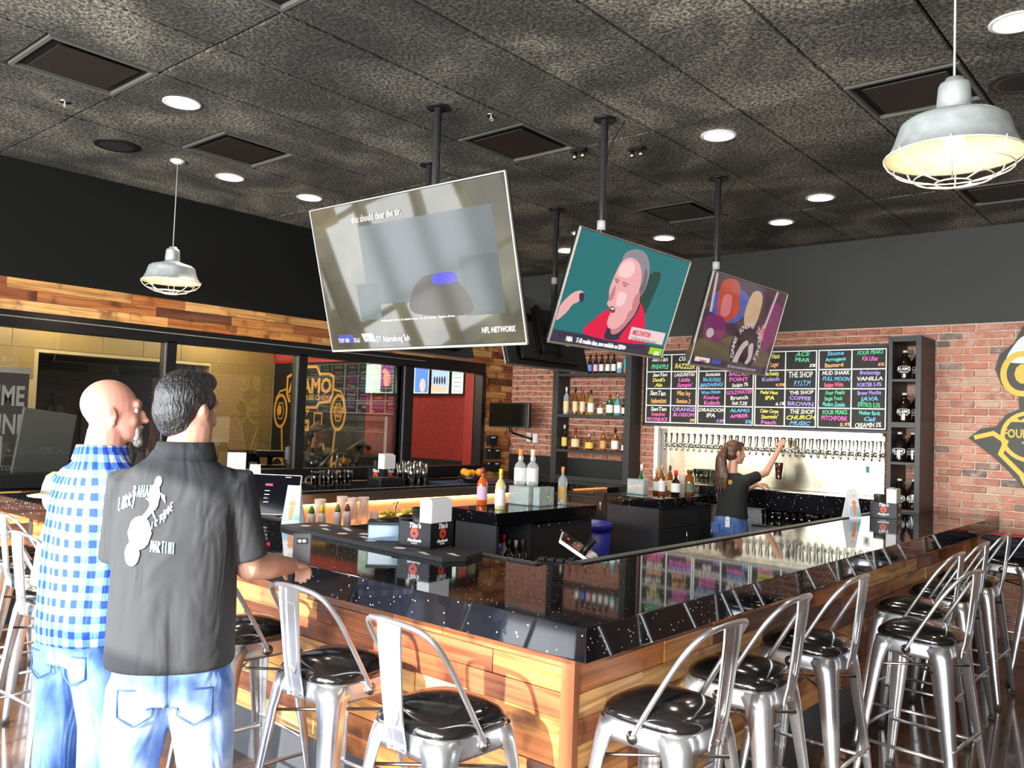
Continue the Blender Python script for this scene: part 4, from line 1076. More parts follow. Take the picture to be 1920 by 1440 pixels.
for i in range(5):
    place('pint_glass', gm, None, (-6.70 + .0 * i, 4.95 + .1 * i, BZ), 0, 'stacked clear glass on the far left run beside black boxes', 'glass', 'glasses on the far left run')
gb2 = empty('garnish_box', (-6.45, 5.62, BZ), radians(90), 'low black plastic garnish box on the far left run', 'box')
MB().box(-.16, -.10, 0, .16, .10, .07, .008).build('box_base', BLACK, gb2)
for k in range(3): MB().box(-.15 + .1 * k, -.09, .07, -.06 + .1 * k, .09, .085, .004).build('lid', RUBBER, gb2)

# cups and squeeze bottles in the underbar station
cup_me = MB().lathe([(.001, 0), (.034, 0), (.047, .14), (.045, .14), (.001, .02)], 14, caps=False).mesh('plastic_cup', FROSTCUP)
stack_me = MB().lathe([(.001, 0), (.034, 0), (.045, .12), (.046, .13), (.045, .14), (.046, .16), (.045, .17), (.046, .19), (.045, .2), (.046, .22), (.045, .23), (.047, .28), (.044, .28), (.001, .1)], 14, caps=False).mesh('cup_stack', FROSTCUP)
for i, (x, y, s_) in enumerate([(-5.74, 3.72, 0), (-5.74, 3.84, 1), (-5.72, 3.97, 0), (-5.74, 4.30, 1), (-5.72, 4.62, 1), (-5.72, 4.74, 1), (-5.86, 4.62, 1), (-5.9, 4.15, 1), (-5.72, 4.86, 0)]):
    place('plastic_cup', stack_me if s_ else cup_me, None, (x, y, .772), 0, 'tall stack of frosted plastic cups in the lit underbar station' if s_ else 'single frosted plastic cup in the lit underbar station', 'cup', 'stacked cups underbar' if s_ else 'single cups underbar')
def squeeze(x, y, capm, lb, h_=.2):
    s_ = empty('squeeze_bottle', (x, y, .772), 0, lb, 'bottle')
    MB().lathe([(.001, 0), (.032, 0), (.034, h_ * .6), (.028, h_ * .72), (.02, h_ * .75), (.001, h_ * .75)], 14).build('bottle_body', P('squeeze_body', (.8, .68, .66), .35) if not D.materials.get('squeeze_body') else D.materials['squeeze_body'], s_)
    MB().lathe([(.001, h_ * .74), (.024, h_ * .74), (.022, h_ * .84), (.008, h_), (.001, h_)], 12).build('nozzle_cap', capm, s_)
for y, cm, lb in [(3.66, P('cap_maroon', (.25, .02, .03)), 'maroon'), (3.90, c_org, 'orange'), (4.06, P('cap_red', (.7, .03, .02)), 'red'), (4.16, P('cap_green', (.03, .2, .04)), 'dark green'), (4.26, c_yel, 'yellow'), (4.42, P('cap_olive', (.15, .2, .03)), 'olive'), (4.52, P('cap_brown', (.15, .05, .02)), 'brown')]:
    squeeze(-5.66, y, cm, 'squeeze bottle with %s cap in the lit underbar station' % lb, .24)
fy = empty('garnish_tray', (-5.75, 5.15, .772), 0, 'steel tray of cut citrus behind the black napkin caddy', 'tray')
MB().box(-.10, -.22, 0, .10, .22, .1, .006).build('tray_body', STEEL, fy)
for i in range(9): MB().ell((rnd.uniform(-.06, .06), -.18 + i * .045, .11 + rnd.uniform(0, .03)), (.03, .03, .024)).build('citrus_wedge', P('citrus', (.75, .55, .06)) if not D.materials.get('citrus') else D.materials['citrus'], fy)

# phone on the bar edge
pn = empty('phone', (-2.945, 2.125, 1.095), radians(52), 'dark grey phone with double camera held upright by the man in black', 'phone')
b = MB(); b.T = Matrix.Rotation(radians(-8), 4, 'X'); b.box(-.037, -.005, 0, .037, .005, .15, .004).build('phone_body', M('phone_case', (.10, .095, .10), .4), pn)
b = MB(); b.T = Matrix.Rotation(radians(-8), 4, 'X'); b.box(-.022, -.008, .105, .022, -.004, .128, .003).build('camera_plate', BLACK, pn)
for x in (-.011, .008):
    b = MB(); b.T = Matrix.Rotation(radians(-8), 4, 'X') @ Matrix.Translation((x, -.0085, .1165)) @ Matrix.Rotation(radians(90), 4, 'X')
    b.lathe([(.001, 0), (.006, 0), (.008, .001), (.008, -.001)], 14).build('camera_lens', CHROME, pn)

# ================================================ LEFT WALL SMALL THINGS AND SMALL TELEVISION
st_ = empty('small_television', (-7.035, 8.14, 1.835), radians(8), 'small black switched-off television on an arm in the wall corner', 'television')
MB().box(-.30, -.03, -.155, .30, .03, .155, .008).build('television_body', BLACK, st_)
MB().box(-.285, -.033, -.14, .285, -.03, .145).build('screen_glass', M('off_screen', (.002, .002, .002), .12), st_)
MB().tube([(0, .03, -.10), (.0, .06, -.22), (.10, .40, -.30)], .016).box(-.05, .02, -.06, .05, .05, .06).build('wall_arm', BLACK, st_)
MB().tube(spline([(-.05, .03, -.16), (-.08, .05, -.26), (-.02, .1, -.38), (-.06, .16, -.46)]), .004).build('cable', BLACK, st_)
for y, z, w_, h_, lb in [(8.17, 1.50, .16, .13, 'black wall box highest beside the small television'), (8.10, 1.33, .07, .14, 'slim black wall box on the planks, left one of the middle pair'), (8.26, 1.33, .13, .13, 'black wall box with white tags, right one of the middle pair'), (8.10, 1.17, .07, .12, 'slim black wall box, left one of the lowest pair'), (8.26, 1.16, .13, .13, 'black wall box with paper slip, right one of the lowest pair')]:
    w2 = empty('wall_box', (XL + .021, y, z), 0, lb, 'box')
    MB().box(0, -w_ / 2, -h_ / 2, .05, w_ / 2, h_ / 2, .004).build('box_body', MATTEBLK, w2)
    MB().box(.05, -w_ / 4, h_ * .25, .052, w_ / 4, h_ * .38).build('paper_tag', WHITE, w2)
for i, (x, z) in enumerate([(-7.05, 1.56), (-6.94, 1.55)]):
    s_ = empty('wall_switch', (x, YW - .024, z), 0, ['left', 'right'][i] + ' white switch box on the brick under the small television', 'switch')
    MB().box(-.035, -.03, -.06, .035, 0, .06, .006).build('box_body', WPLAS, s_)
    MB().box(-.02, -.034, -.03, .02, -.03, .03, .002).build('switch_key', WHITE, s_)

# window sill: receipt sign, register
rs = empty('sill_notice', (-7.30, 4.47, 1.186), radians(60), 'white printed notice card standing on the window sill', 'sign')
MB().box(-.085, -.004, 0, .085, .004, .17, .002).box(-.05, 0, 0, .05, .06, .004).build('notice_card', WHITE, rs)
text('NOTICE', .022, SCRB, (0, -.005, .14), (radians(90), 0, 0), rs)
text('/ / /', .05, P('ink_grey', (.2, .2, .2)), (0, -.005, .05), (radians(90), 0, 0), rs)
rg = empty('cash_register', (-7.86, 4.98, 1.08), radians(65), 'black register and printer behind the window glass', 'register')
b = MB(); b.T = Matrix.Rotation(radians(-28), 4, 'X'); b.box(-.22, -.01, .0, .10, .02, .30, .008).build('register_screen', BLACK, rg)
MB().box(-.2, -.1, -.02, .4, .2, .0).build('register_base', BLACK, rg)
MB().box(.08, -.05, .0, .36, .15, .12, .012).box(.06, -.04, .2, .36, .14, .27, .012).tube([(.2, .05, .1), (.2, .05, .22)], .03).build('receipt_printer', BLACK, rg)
MB().box(-.02, -.03, .03, .06, -.02, .15).build('price_tag', WHITE, rg)
ctr = MB().box(-7.98, 4.1, 0, -7.60, 6.6, 1.07, .01).build('lobby_counter', MATTEBLK, None, label='black counter in the lobby right behind the window glass', cat='counter')
dm = empty('drink_machine', (-7.80, 6.10, 1.07), radians(50), 'steel drink machine with slanting rods behind the window glass', 'machine')
MB().box(-.28, -.15, 0, .28, .2, .05, .01).build('machine_base', STEELD, dm)
for k in range(4): MB().tube([(-.05 + .07 * k, 0, .05), (-.02 + .07 * k, 0, .26)], .02, 10).build('chrome_cylinder', CHROME, dm)
MB().tube([(-.30, -.1, .02), (-.04, -.1, .30)], .012).build('lever_rod', STEELD, dm)
MB().tube([(.08, 0, .25), (.25, 0, .38), (.33, 0, .30)], [.05, .04, .03]).build('spout_head', BLACK, dm)

# ================================================ TELEVISIONS
def tv_frame(name, cx, cy, cz, yawn, tilt, W_, pole, lb, back=False):
    """Empty in the middle of the screen plane; local +Y faces away from the viewer, X to screen right, Z up"""
    Hh = W_ * .565
    t = D.objects.new(name, None); COL.objects.link(t); t.empty_display_size = .1
    n_ = Vector((cos(yawn) * cos(tilt), sin(yawn) * cos(tilt), -sin(tilt))); r1 = Vector((-sin(yawn), cos(yawn), 0)); u1 = n_.cross(r1)
    t.matrix_world = Matrix(((r1.x, -n_.x, u1.x, cx), (r1.y, -n_.y, u1.y, cy), (r1.z, -n_.z, u1.z, cz), (0, 0, 0, 1)))
    tag(t, lb, 'television')
    B_ = .012
    f = MB(); f.box(-W_ / 2, -.004, -Hh / 2, W_ / 2, .012, -Hh / 2 + B_ * 1.2, .002).box(-W_ / 2, -.004, Hh / 2 - B_ * .7, W_ / 2, .012, Hh / 2, .002).box(-W_ / 2, -.004, -Hh / 2, -W_ / 2 + B_ * .8, .012, Hh / 2, .002).box(W_ / 2 - B_ * .8, -.004, -Hh / 2, W_ / 2, .012, Hh / 2, .002)
    f.build('bezel', PLATE, t)
    MB().box(-W_ / 2 + .012, .010, -Hh / 2 + .012, W_ / 2 - .012, .040, Hh / 2 - .012, .004).box(-W_ * .36, .045, -Hh * .42, W_ * .36, .075, Hh * .1, .01).build('television_back', BLACK, t)
    MB().box(-.2, .075, -.2, .2, .09, .2).box(-.16, .09, -.22, -.12, .12, .22).box(.12, .09, -.22, .16, .12, .22).tube([(0, .09, 0), (0, .17, 0)], .03).build('wall_mount', MATTEBLK, t)
    return t, W_, Hh
def pole(x, y, z0, lb, grey=.5):
    p = empty('television_pole', (x, y, 0), 0, lb, 'pole')
    MB().tube([(0, 0, z0), (0, 0, ZC)], .024, 14).build('pole_tube', M('pole_paint', (.035, .035, .035), .4) if not D.materials.get('pole_paint') else D.materials['pole_paint'], p)
    MB().lathe([(.03, ZC - .01), (.075, ZC - .01), (.075, ZC), (.03, ZC)], 18).build('ceiling_plate', BLACK, p)
    MB().lathe([(.025, z0 + .45), (.029, z0 + .45), (.029, z0 + .51), (.025, z0 + .51)], 14, caps=False).build('white_band', WPLAS, p)
    MB().tube(spline([(.03, .0, z0 + .1), (.032, .005, z0 + .5), (.03, 0, ZC - .25), (.12, .05, ZC - .02)]), .004, 6).build('cable', BLACK, p)
    return p
t1, W1, H1 = tv_frame('television', -3.78, 3.40, 2.615, radians(-88.4), radians(15.2), 1.66, 0, 'largest television with washed-out glare, tilted down at the left')
pole(-3.80, 3.605, 2.62, 'dark ceiling pole carrying the largest television')
t2, W2, H2 = tv_frame('television', -2.862, 4.35, 2.517, radians(-1.3), radians(18.1), 1.197, 0, 'middle television showing a grey-haired man in a red shirt')
pole(-3.07, 4.37, 2.52, 'ceiling pole carrying the middle television')
t3, W3, H3 = tv_frame('television', -2.862, 5.95, 2.52, radians(-1.2), radians(15.5), 1.214, 0, 'rightmost television with a dark purple and brown picture')
pole(-3.07, 5.92, 2.52, 'ceiling pole carrying the rightmost television')
t4, W4, H4 = tv_frame('television', -4.86, 6.02, 2.56, radians(181), radians(16), 1.21, 0, 'television seen from its black back with a note, behind the middle one')
pole(-4.71, 6.0, 2.55, 'thin dark pole of the television seen from behind')
t5, W5, H5 = tv_frame('television', -4.86, 4.42, 2.56, radians(181), radians(16), 1.21, 0, 'television seen from its back, mostly hidden behind the largest one')
pole(-4.71, 4.40, 2.55, 'dark pole directly behind the pole of the largest television')
for t_ in (t4, t5):
    MB().box(-.30, .0755, -.12, -.24, .077, .02).build('yellow_note', P('note_yellow', (.75, .72, .35)) if not D.materials.get('note_yellow') else D.materials['note_yellow'], t_)
    MB().box(-.36, .0755, -.02, -.27, .077, .08).build('white_sticker', WHITE, t_)
    MB().box(-W4 / 2 + .02, -.002, -H4 / 2 + .02, W4 / 2 - .02, .0, H4 / 2 - .02).build('screen_glass', D.materials['off_screen'], t_)
def art(t_, shapes, W_, Hh, mats_scale=1):
    o = flat('screen_picture', [(m_, [[((q[0] - .5) * (W_ - .024), (q[1] - .5) * (Hh - .028) + .003) for q in p] for p in ps]) for m_, ps in shapes], t_, thick=.0004)
    o.rotation_euler = (radians(90), 0, 0); o.location = (0, .002, 0)
    return o
def rc(a, b, c, d): return [(a, b), (c, b), (c, d), (a, d)]
def sp2(pts, k=5): return [(p[0], p[1]) for p in spline([(a, b, 0) for a, b in pts], k, True)]
def EM(n, c, s, rough=.08):
    m = M(n, c, rough, emit=s * .62, ior=1.45)
    m.node_tree.nodes['Principled BSDF'].inputs['Base Color'].default_value = (.012, .012, .012, 1)
    return m
# screen 1
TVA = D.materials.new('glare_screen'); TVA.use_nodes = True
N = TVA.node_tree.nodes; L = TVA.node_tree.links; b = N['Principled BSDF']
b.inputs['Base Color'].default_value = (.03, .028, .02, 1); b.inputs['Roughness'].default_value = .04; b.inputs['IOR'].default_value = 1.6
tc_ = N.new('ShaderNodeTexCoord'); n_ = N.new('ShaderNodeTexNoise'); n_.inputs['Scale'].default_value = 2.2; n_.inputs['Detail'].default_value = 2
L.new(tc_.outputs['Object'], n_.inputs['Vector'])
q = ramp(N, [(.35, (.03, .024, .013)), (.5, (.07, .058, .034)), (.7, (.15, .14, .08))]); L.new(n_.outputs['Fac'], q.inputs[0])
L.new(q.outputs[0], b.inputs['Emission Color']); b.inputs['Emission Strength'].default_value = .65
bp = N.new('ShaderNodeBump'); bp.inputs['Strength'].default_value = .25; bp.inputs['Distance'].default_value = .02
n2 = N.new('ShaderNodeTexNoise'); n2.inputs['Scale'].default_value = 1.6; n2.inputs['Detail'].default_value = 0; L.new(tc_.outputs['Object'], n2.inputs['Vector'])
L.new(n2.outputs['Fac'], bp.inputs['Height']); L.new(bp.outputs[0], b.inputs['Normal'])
s1 = EM('pic_pale_blue', (.20, .235, .24), .7, .1); s2 = EM('pic_blue_dot', (.07, .05, .75), .9, .1); s3 = EM('pic_brown', (.10, .075, .045), .7, .1); s4 = EM('pic_white', (.85, .85, .85), 1.5); s5 = EM('pic_bar_blue', (.12, .13, .60), .9); s6 = EM('pic_greyteal', (.15, .19, .18), .7, .1)
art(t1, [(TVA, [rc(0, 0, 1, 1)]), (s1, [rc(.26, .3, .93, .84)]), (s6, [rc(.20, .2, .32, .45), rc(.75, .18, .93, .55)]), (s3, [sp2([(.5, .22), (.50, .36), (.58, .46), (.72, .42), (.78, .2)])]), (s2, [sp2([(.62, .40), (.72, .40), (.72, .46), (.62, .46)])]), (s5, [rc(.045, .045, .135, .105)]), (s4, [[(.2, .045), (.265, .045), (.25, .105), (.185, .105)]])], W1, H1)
def ttx(s_, sz, m_, t_, u, v, W_, Hh, al='LEFT', sx=1, bold=0, sh=0):
    text(s_, sz, m_, ((u - .5) * W_, -.0058, (v - .5) * Hh), (radians(90), 0, 0), t_, 'screen_lettering', al, sx, sh, bold)
ttx('this should clear the air.', .062, s4, t1, .24, .88, W1, H1, sx=.74)
ttx('TOP 100', .040, s4, t1, .052, .078, W1, H1, sx=.72); ttx('70-61', .045, s4, t1, .143, .075, W1, H1, sx=.62); ttx('DT Ndamukong Suh', .055, s4, t1, .275, .077, W1, H1, sx=.66)
ttx('NFL NETWORK', .045, s4, t1, .81, .098, W1, H1, sx=.78, bold=.001, sh=.2)
ttx('Professional driver on closed course. Do not attempt. Options shown.', .022, s4, t1, .32, .20, W1, H1, sx=1)
k_ = EM('pic_ink', (.01, .01, .02), .2)
ttx('Q', .05, k_, t1, .21, .077, W1, H1)
# screen 2
TEAL = EM('pic_teal', (.004, .16, .17), .95); TEALD = EM('pic_teal_dark', (.003, .07, .06), .8); SKIN = EM('pic_skin', (.85, .42, .42), .9); SKIND = EM('pic_skin_shade', (.62, .25, .26), .8); SKINL = EM('pic_skin_light', (.95, .62, .62), .9); HAIRG = EM('pic_grey_hair', (.36, .32, .38), .7); HAIRD = EM('pic_hair_dark', (.20, .17, .21), .7); REDS = EM('pic_red_shirt', (.72, .005, .06), .95); NAVY = EM('pic_navy', (.03, .03, .08), .7); PINKB = EM('pic_pink_panel', (.80, .60, .60), .95); CRIM = EM('pic_crimson', (.65, .03, .10), .9); LIME = EM('pic_lime', (.30, .62, .02), .95); BARK = EM('pic_bar', (.05, .035, .07), .8); LIP = EM('pic_mouth', (.30, .05, .07), .7)
def u2(x, y):
    # photograph-independent drawing grid: x 0..1 left-right, y 0..1 top-down
    return (x, 1 - y)
def poly(pts, sm=True): 
    p = [u2(a, b) for a, b in pts]
    return sp2(p, 5) if sm else p
art(t2, [(TEAL, [rc(0, .1, 1, 1)]), (TEALD, [poly([(.64, .25), (.76, .2), (.72, .6), (.66, .8), (.78, .9), (.62, .9), (.56, .6)])]),
    (BARK, [rc(0, 0, 1, .1)]), (NAVY, [rc(.05, .03, .82, .085)]),
    (REDS, [poly([(.26, .90), (.30, .74), (.38, .64), (.50, .60), (.62, .50), (.70, .58), (.76, .74), (.78, .90)])]),
    (NAVY, [poly([(.42, .90), (.44, .72), (.48, .68), (.60, .66), (.645, .50), (.64, .62), (.56, .84), (.54, .90)])]),
    (SKIND, [poly([(.46, .84), (.47, .68), (.62, .48), (.63, .6), (.58, .74), (.52, .84)])]),
    (HAIRG, [poly([(.38, .16), (.40, .08), (.48, .03), (.57, .05), (.63, .15), (.655, .28), (.64, .42), (.60, .44), (.56, .30), (.50, .18), (.44, .14)])]),
    (HAIRD, [poly([(.60, .18), (.63, .22), (.645, .34), (.62, .46), (.60, .40), (.61, .30)])]),
    (SKIN, [poly([(.385, .17), (.45, .12), (.53, .15), (.585, .26), (.60, .40), (.62, .44), (.60, .56), (.565, .62), (.55, .72), (.49, .80), (.43, .80), (.405, .74), (.41, .66), (.395, .62), (.36, .585), (.365, .54), (.345, .44), (.36, .28)])]),
    (SKINL, [poly([(.40, .18), (.47, .15), (.51, .22), (.48, .30), (.41, .31), (.375, .28)]), poly([(.43, .46), (.50, .46), (.50, .56), (.44, .58)])]),
    (SKIND, [poly([(.585, .44), (.62, .42), (.625, .50), (.59, .58), (.575, .52)]), poly([(.36, .335), (.40, .34), (.41, .36), (.37, .36)]), poly([(.44, .35), (.49, .36), (.495, .375), (.44, .37)]), poly([(.385, .40), (.36, .53), (.385, .55), (.40, .50)])]),
    (HAIRD, [poly([(.37, .37), (.395, .365), (.395, .38)]), poly([(.445, .385), (.475, .38), (.47, .395)])]),
    (LIP, [poly([(.395, .60), (.43, .605), (.445, .64), (.42, .66), (.40, .635)])]), (s4, [poly([(.405, .612), (.428, .615), (.428, .625), (.405, .622)])]),
    (SKIN, [poly([(.0, .70), (.04, .60), (.08, .545), (.13, .52), (.16, .56), (.13, .62), (.09, .66), (.06, .74), (.0, .82)])]), (NAVY, [poly([(.12, .55), (.155, .54), (.165, .60), (.14, .62)])]),
    (PINKB, [[u2(.63, .75), u2(.97, .75), u2(.97, .875), u2(.63, .875)]]), (LIME, [rc(.86, .012, .99, .085)])], W2, H2)
ttx("MIKE D'ANTONI", .045, CRIM, t2, .645, .215, W2, H2, sx=.62, bold=.0015); ttx('On Warriors having the pressure', .035, HAIRD, t2, .645, .158, W2, H2, sx=.62)
ttx('NBA', .042, s4, t2, .12, .058, W2, H2, sx=.7, bold=.001); ttx('7-18 rookie class, now available on ESPN+', .040, s4, t2, .20, .058, W2, H2, sx=.74, bold=.001)
ttx('LIVE', .04, s4, t2, .90, .05, W2, H2, sx=.8)
# screen 3
PBG = EM('pic_plum_ground', (.055, .025, .045), .85); PBR = EM('pic_brown_ground', (.10, .075, .05), .85); PRED = EM('pic_red_blot', (.42, .05, .03), .9); PFLE = EM('pic_flesh', (.50, .33, .20), .9); PPUR = EM('pic_purple', (.16, .02, .10), .9); PBLU = EM('pic_blue', (.05, .08, .35), .9); PLIL = EM('pic_lilac', (.48, .40, .45), .85); PBLK = EM('pic_black', (.02, .015, .02), .5); PNK = EM('pic_pinkish', (.55, .15, .18), .9)
art(t3, [(PBG, [rc(0, 0, 1, 1)]), (PBR, [poly([(.0, .75), (.2, .7), (.5, .62), (.9, .7), (1, .99), (0, .99)])]),
    (PBLU, [poly([(.08, .2), (.3, .1), (.5, .16), (.48, .4), (.3, .5), (.1, .42)])]), (PRED, [poly([(.12, .08), (.30, .02), (.38, .2), (.36, .42), (.26, .5), (.15, .4)]), poly([(.34, .24), (.42, .3), (.38, .42), (.33, .36)])]), (PNK, [poly([(.18, .22), (.28, .2), (.3, .4), (.2, .42)]), poly([(.78, .42), (.84, .44), (.88, .56), (.80, .62), (.76, .55)])]),
    (PFLE, [poly([(.52, .1), (.62, .06), (.68, .16), (.68, .4), (.62, .52), (.52, .46), (.49, .3)])]), (PPUR, [poly([(.05, .46), (.25, .46), (.32, .6), (.26, .72), (.08, .7)]), poly([(.8, .2), (.96, .16), (.98, .6), (.86, .7)])]), (PLIL, [disc(.135, .36, .045, .055, 14)] + [[u2(.02, .0), u2(.05, .0), u2(.09, .42), u2(.06, .42)], [u2(.84, .0), u2(.87, .0), u2(.82, .46), u2(.79, .46)]]),
    (PBLK, [disc(.62, .27, .20, .26, 26)]), (PLIL, [poly([(.5, .93), (.53, .78), (.57, .68), (.62, .64), (.65, .68), (.61, .74), (.58, .84), (.56, .93)]), poly([(.66, .70), (.71, .66), (.74, .76), (.74, .86), (.70, .92), (.67, .90), (.69, .82)])]),  # dark roundel and lilac figures: reflected sign painted into the picture
    (BARK, [rc(0, 0, 1, .085)]), (PINKB, [rc(.04, .03, .22, .08)]), (PBLU, [rc(.24, .03, .36, .08)])], W3, H3)
ttx('EVENT', .035, k_, t3, .10, .055, W3, H3, sx=.9, bold=.001); ttx('FIRST AND SECOND ROUNDS OF NBA DRAFT', .028, PLIL, t3, .45, .05, W3, H3, sx=.8)
for i, ch in enumerate('GAME KNOWS THRONES'):  # lettering of the reflected sign, painted on as glowing letters
    a = radians(205 - i * 13.5)
    text(ch, .07, PLIL, ((.62 - .5) * W3 + .20 * cos(a), -.0058, (.29 - .5) * H3 + .175 * sin(a)), (radians(90), -(a - pi / 2), 0), t3, 'screen_lettering', bold=.002)

# ================================================ PENDANT LAMPS
def pendant(x, y, zr, lb, first=None):
    """zr = height of the shade rim"""
    p = empty('pendant_lamp', (x, y, zr), 0, lb, 'lamp')
    MB().lathe([(.030, .295), (.035, .28), (.05, .275), (.055, .262), (.06, .20), (.058, .17), (.062, .165)], 28).build('socket_cap', WPLAS if False else GALV, p)
    s_ = MB()
    s_.lathe([(.058, .172), (.10, .155), (.165, .135), (.185, .12), (.19, .105), (.205, .055), (.222, .02), (.238, 0), (.243, -.004), (.238, -.008), (.218, .012), (.198, .05), (.18, .10), (.155, .122), (.09, .145), (.055, .16)], 48, caps=False).build('lamp_shade', GALV, p)
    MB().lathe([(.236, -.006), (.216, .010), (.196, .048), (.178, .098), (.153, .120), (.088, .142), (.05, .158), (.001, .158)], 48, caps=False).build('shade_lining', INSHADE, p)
    MB().lathe([(.02, .15), (.022, .11)], 12, caps=False).lathe([(.001, .015), (.025, .022), (.036, .045), (.036, .065), (.024, .10), (.018, .12)], 18).build('light_bulb', BULB, p)
    c_ = MB()
    for rr_, zz, th in ((.240, -.004, .0038), (.205, -.052, .0028), (.135, -.088, .0028), (.062, -.105, .0028)):
        c_.tube([(rr_ * cos(2 * pi * k / 32), rr_ * sin(2 * pi * k / 32), zz) for k in range(32)], th, 6, True)
    for k in range(8):
        a = 2 * pi * k / 8 + .2
        c_.tube([(r_ * cos(a), r_ * sin(a), z) for r_, z in ((.243, .006), (.240, -.01), (.225, -.035), (.205, -.052), (.17, -.072), (.135, -.088), (.062, -.105))], .0028, 6)
    c_.build('wire_guard', WIRE, p)
    HC_ = (ZC - zr) / .91
    MB().tube([(0, 0, .29), (0, 0, HC_)], .0045, 8).build('cord', CORD, p)
    MB().lathe([(.001, HC_), (.062, HC_), (.062, HC_ - .012), (.03, HC_ - .03), (.001, HC_ - .032)], 24).build('ceiling_canopy', WPLAS, p)
    p.scale = (.91, .91, .91)
    l = D.objects.new('pendant_bulb_light', D.lights.new('pendant_bulb_light', 'POINT')); COL.objects.link(l); l.parent = p
    l.location = (0, 0, .0); l.data.energy = 3.5; l.data.color = (1, .80, .55); l.data.shadow_soft_size = .03
    return p
pendant(-.745, 3.13, 2.70, 'large caged metal pendant lamp at the upper right')
pendant(-6.30, 3.21, 2.735, 'caged metal pendant lamp hanging far left before the black wall')
pendant(-.63, 5.50, 2.72, 'pendant lamp barely entering at the right edge')

# ================================================ WALL SIGN AT THE RIGHT
sg = empty('brewery_sign', (-1.22, YW - .045, 1.95), 0, 'black and gold winged crest sign on the brick wall at the right edge', 'sign')
sg.rotation_euler = (radians(90), 0, 0)
SGD = M('sign_dark_olive', (.028, .030, .018), .5); SGY = M('sign_yellow', (.72, .50, .05), .5); SGW = M('sign_white', (.75, .77, .8), .5); SGG = M('sign_grey_band', (.18, .20, .22), .5)
outl = [(-.0, -1.15), (-.22, -.62), (-.34, -.48), (-.46, -.36), (-.66, -.20), (-.56, -.11), (-.44, -.09), (-.36, .02), (-.26, .07), (-.27, .20), (-.40, .28), (-.45, .42), (-.42, .55), (-.30, .66), (-.24, .80), (0, .86)]
full = outl + [(-x, y) for x, y in outl[::-1][1:-1]]
MB().prism(full, -.03, .0).build('sign_board', SGD, sg)
shp = []
shp.append((SGW, [sp2([(-.36, .50), (-.30, .64), (-.22, .72), (0, .80), (.22, .72), (.30, .64), (.36, .50), (.2, .47), (-.2, .47)], 4)]))
shp.append((SGY, ringpoly(-.24, .38, (.12, .15), (.17, .20)) + ringpoly(.24, .38, (.12, .15), (.17, .20)) + ringpoly(-.17, -.17, (.20, .19), (.235, .225)) + ringpoly(.30, -.17, (.20, .19), (.235, .225)) + stroke([(-.6, -.19), (-.46, -.15), (-.36, -.22), (-.40, -.33), (-.24, -.50), (0, -1.05)], .04) + stroke([(.6, -.19), (.46, -.15), (.36, -.22), (.40, -.33), (.24, -.50), (0, -1.05)], .04)))
shp.append((SGY, [disc(-.23, .38, .07, .09, 10), disc(.25, .38, .07, .09, 10), [(-.33, -.03), (-.29, .0), (-.25, -.03), (-.20, .01), (-.16, -.03), (-.10, .0), (-.05, -.03), (-.05, -.045), (-.33, -.045)]]))
flat('painted_crest', shp, sg)
text('FOUR PEAKS', .105, SGY, (-.17, -.15, .004), parent=sg, sx=.72, bold=.003); text('BREWING', .03, SGW, (-.17, -.225, .004), parent=sg)

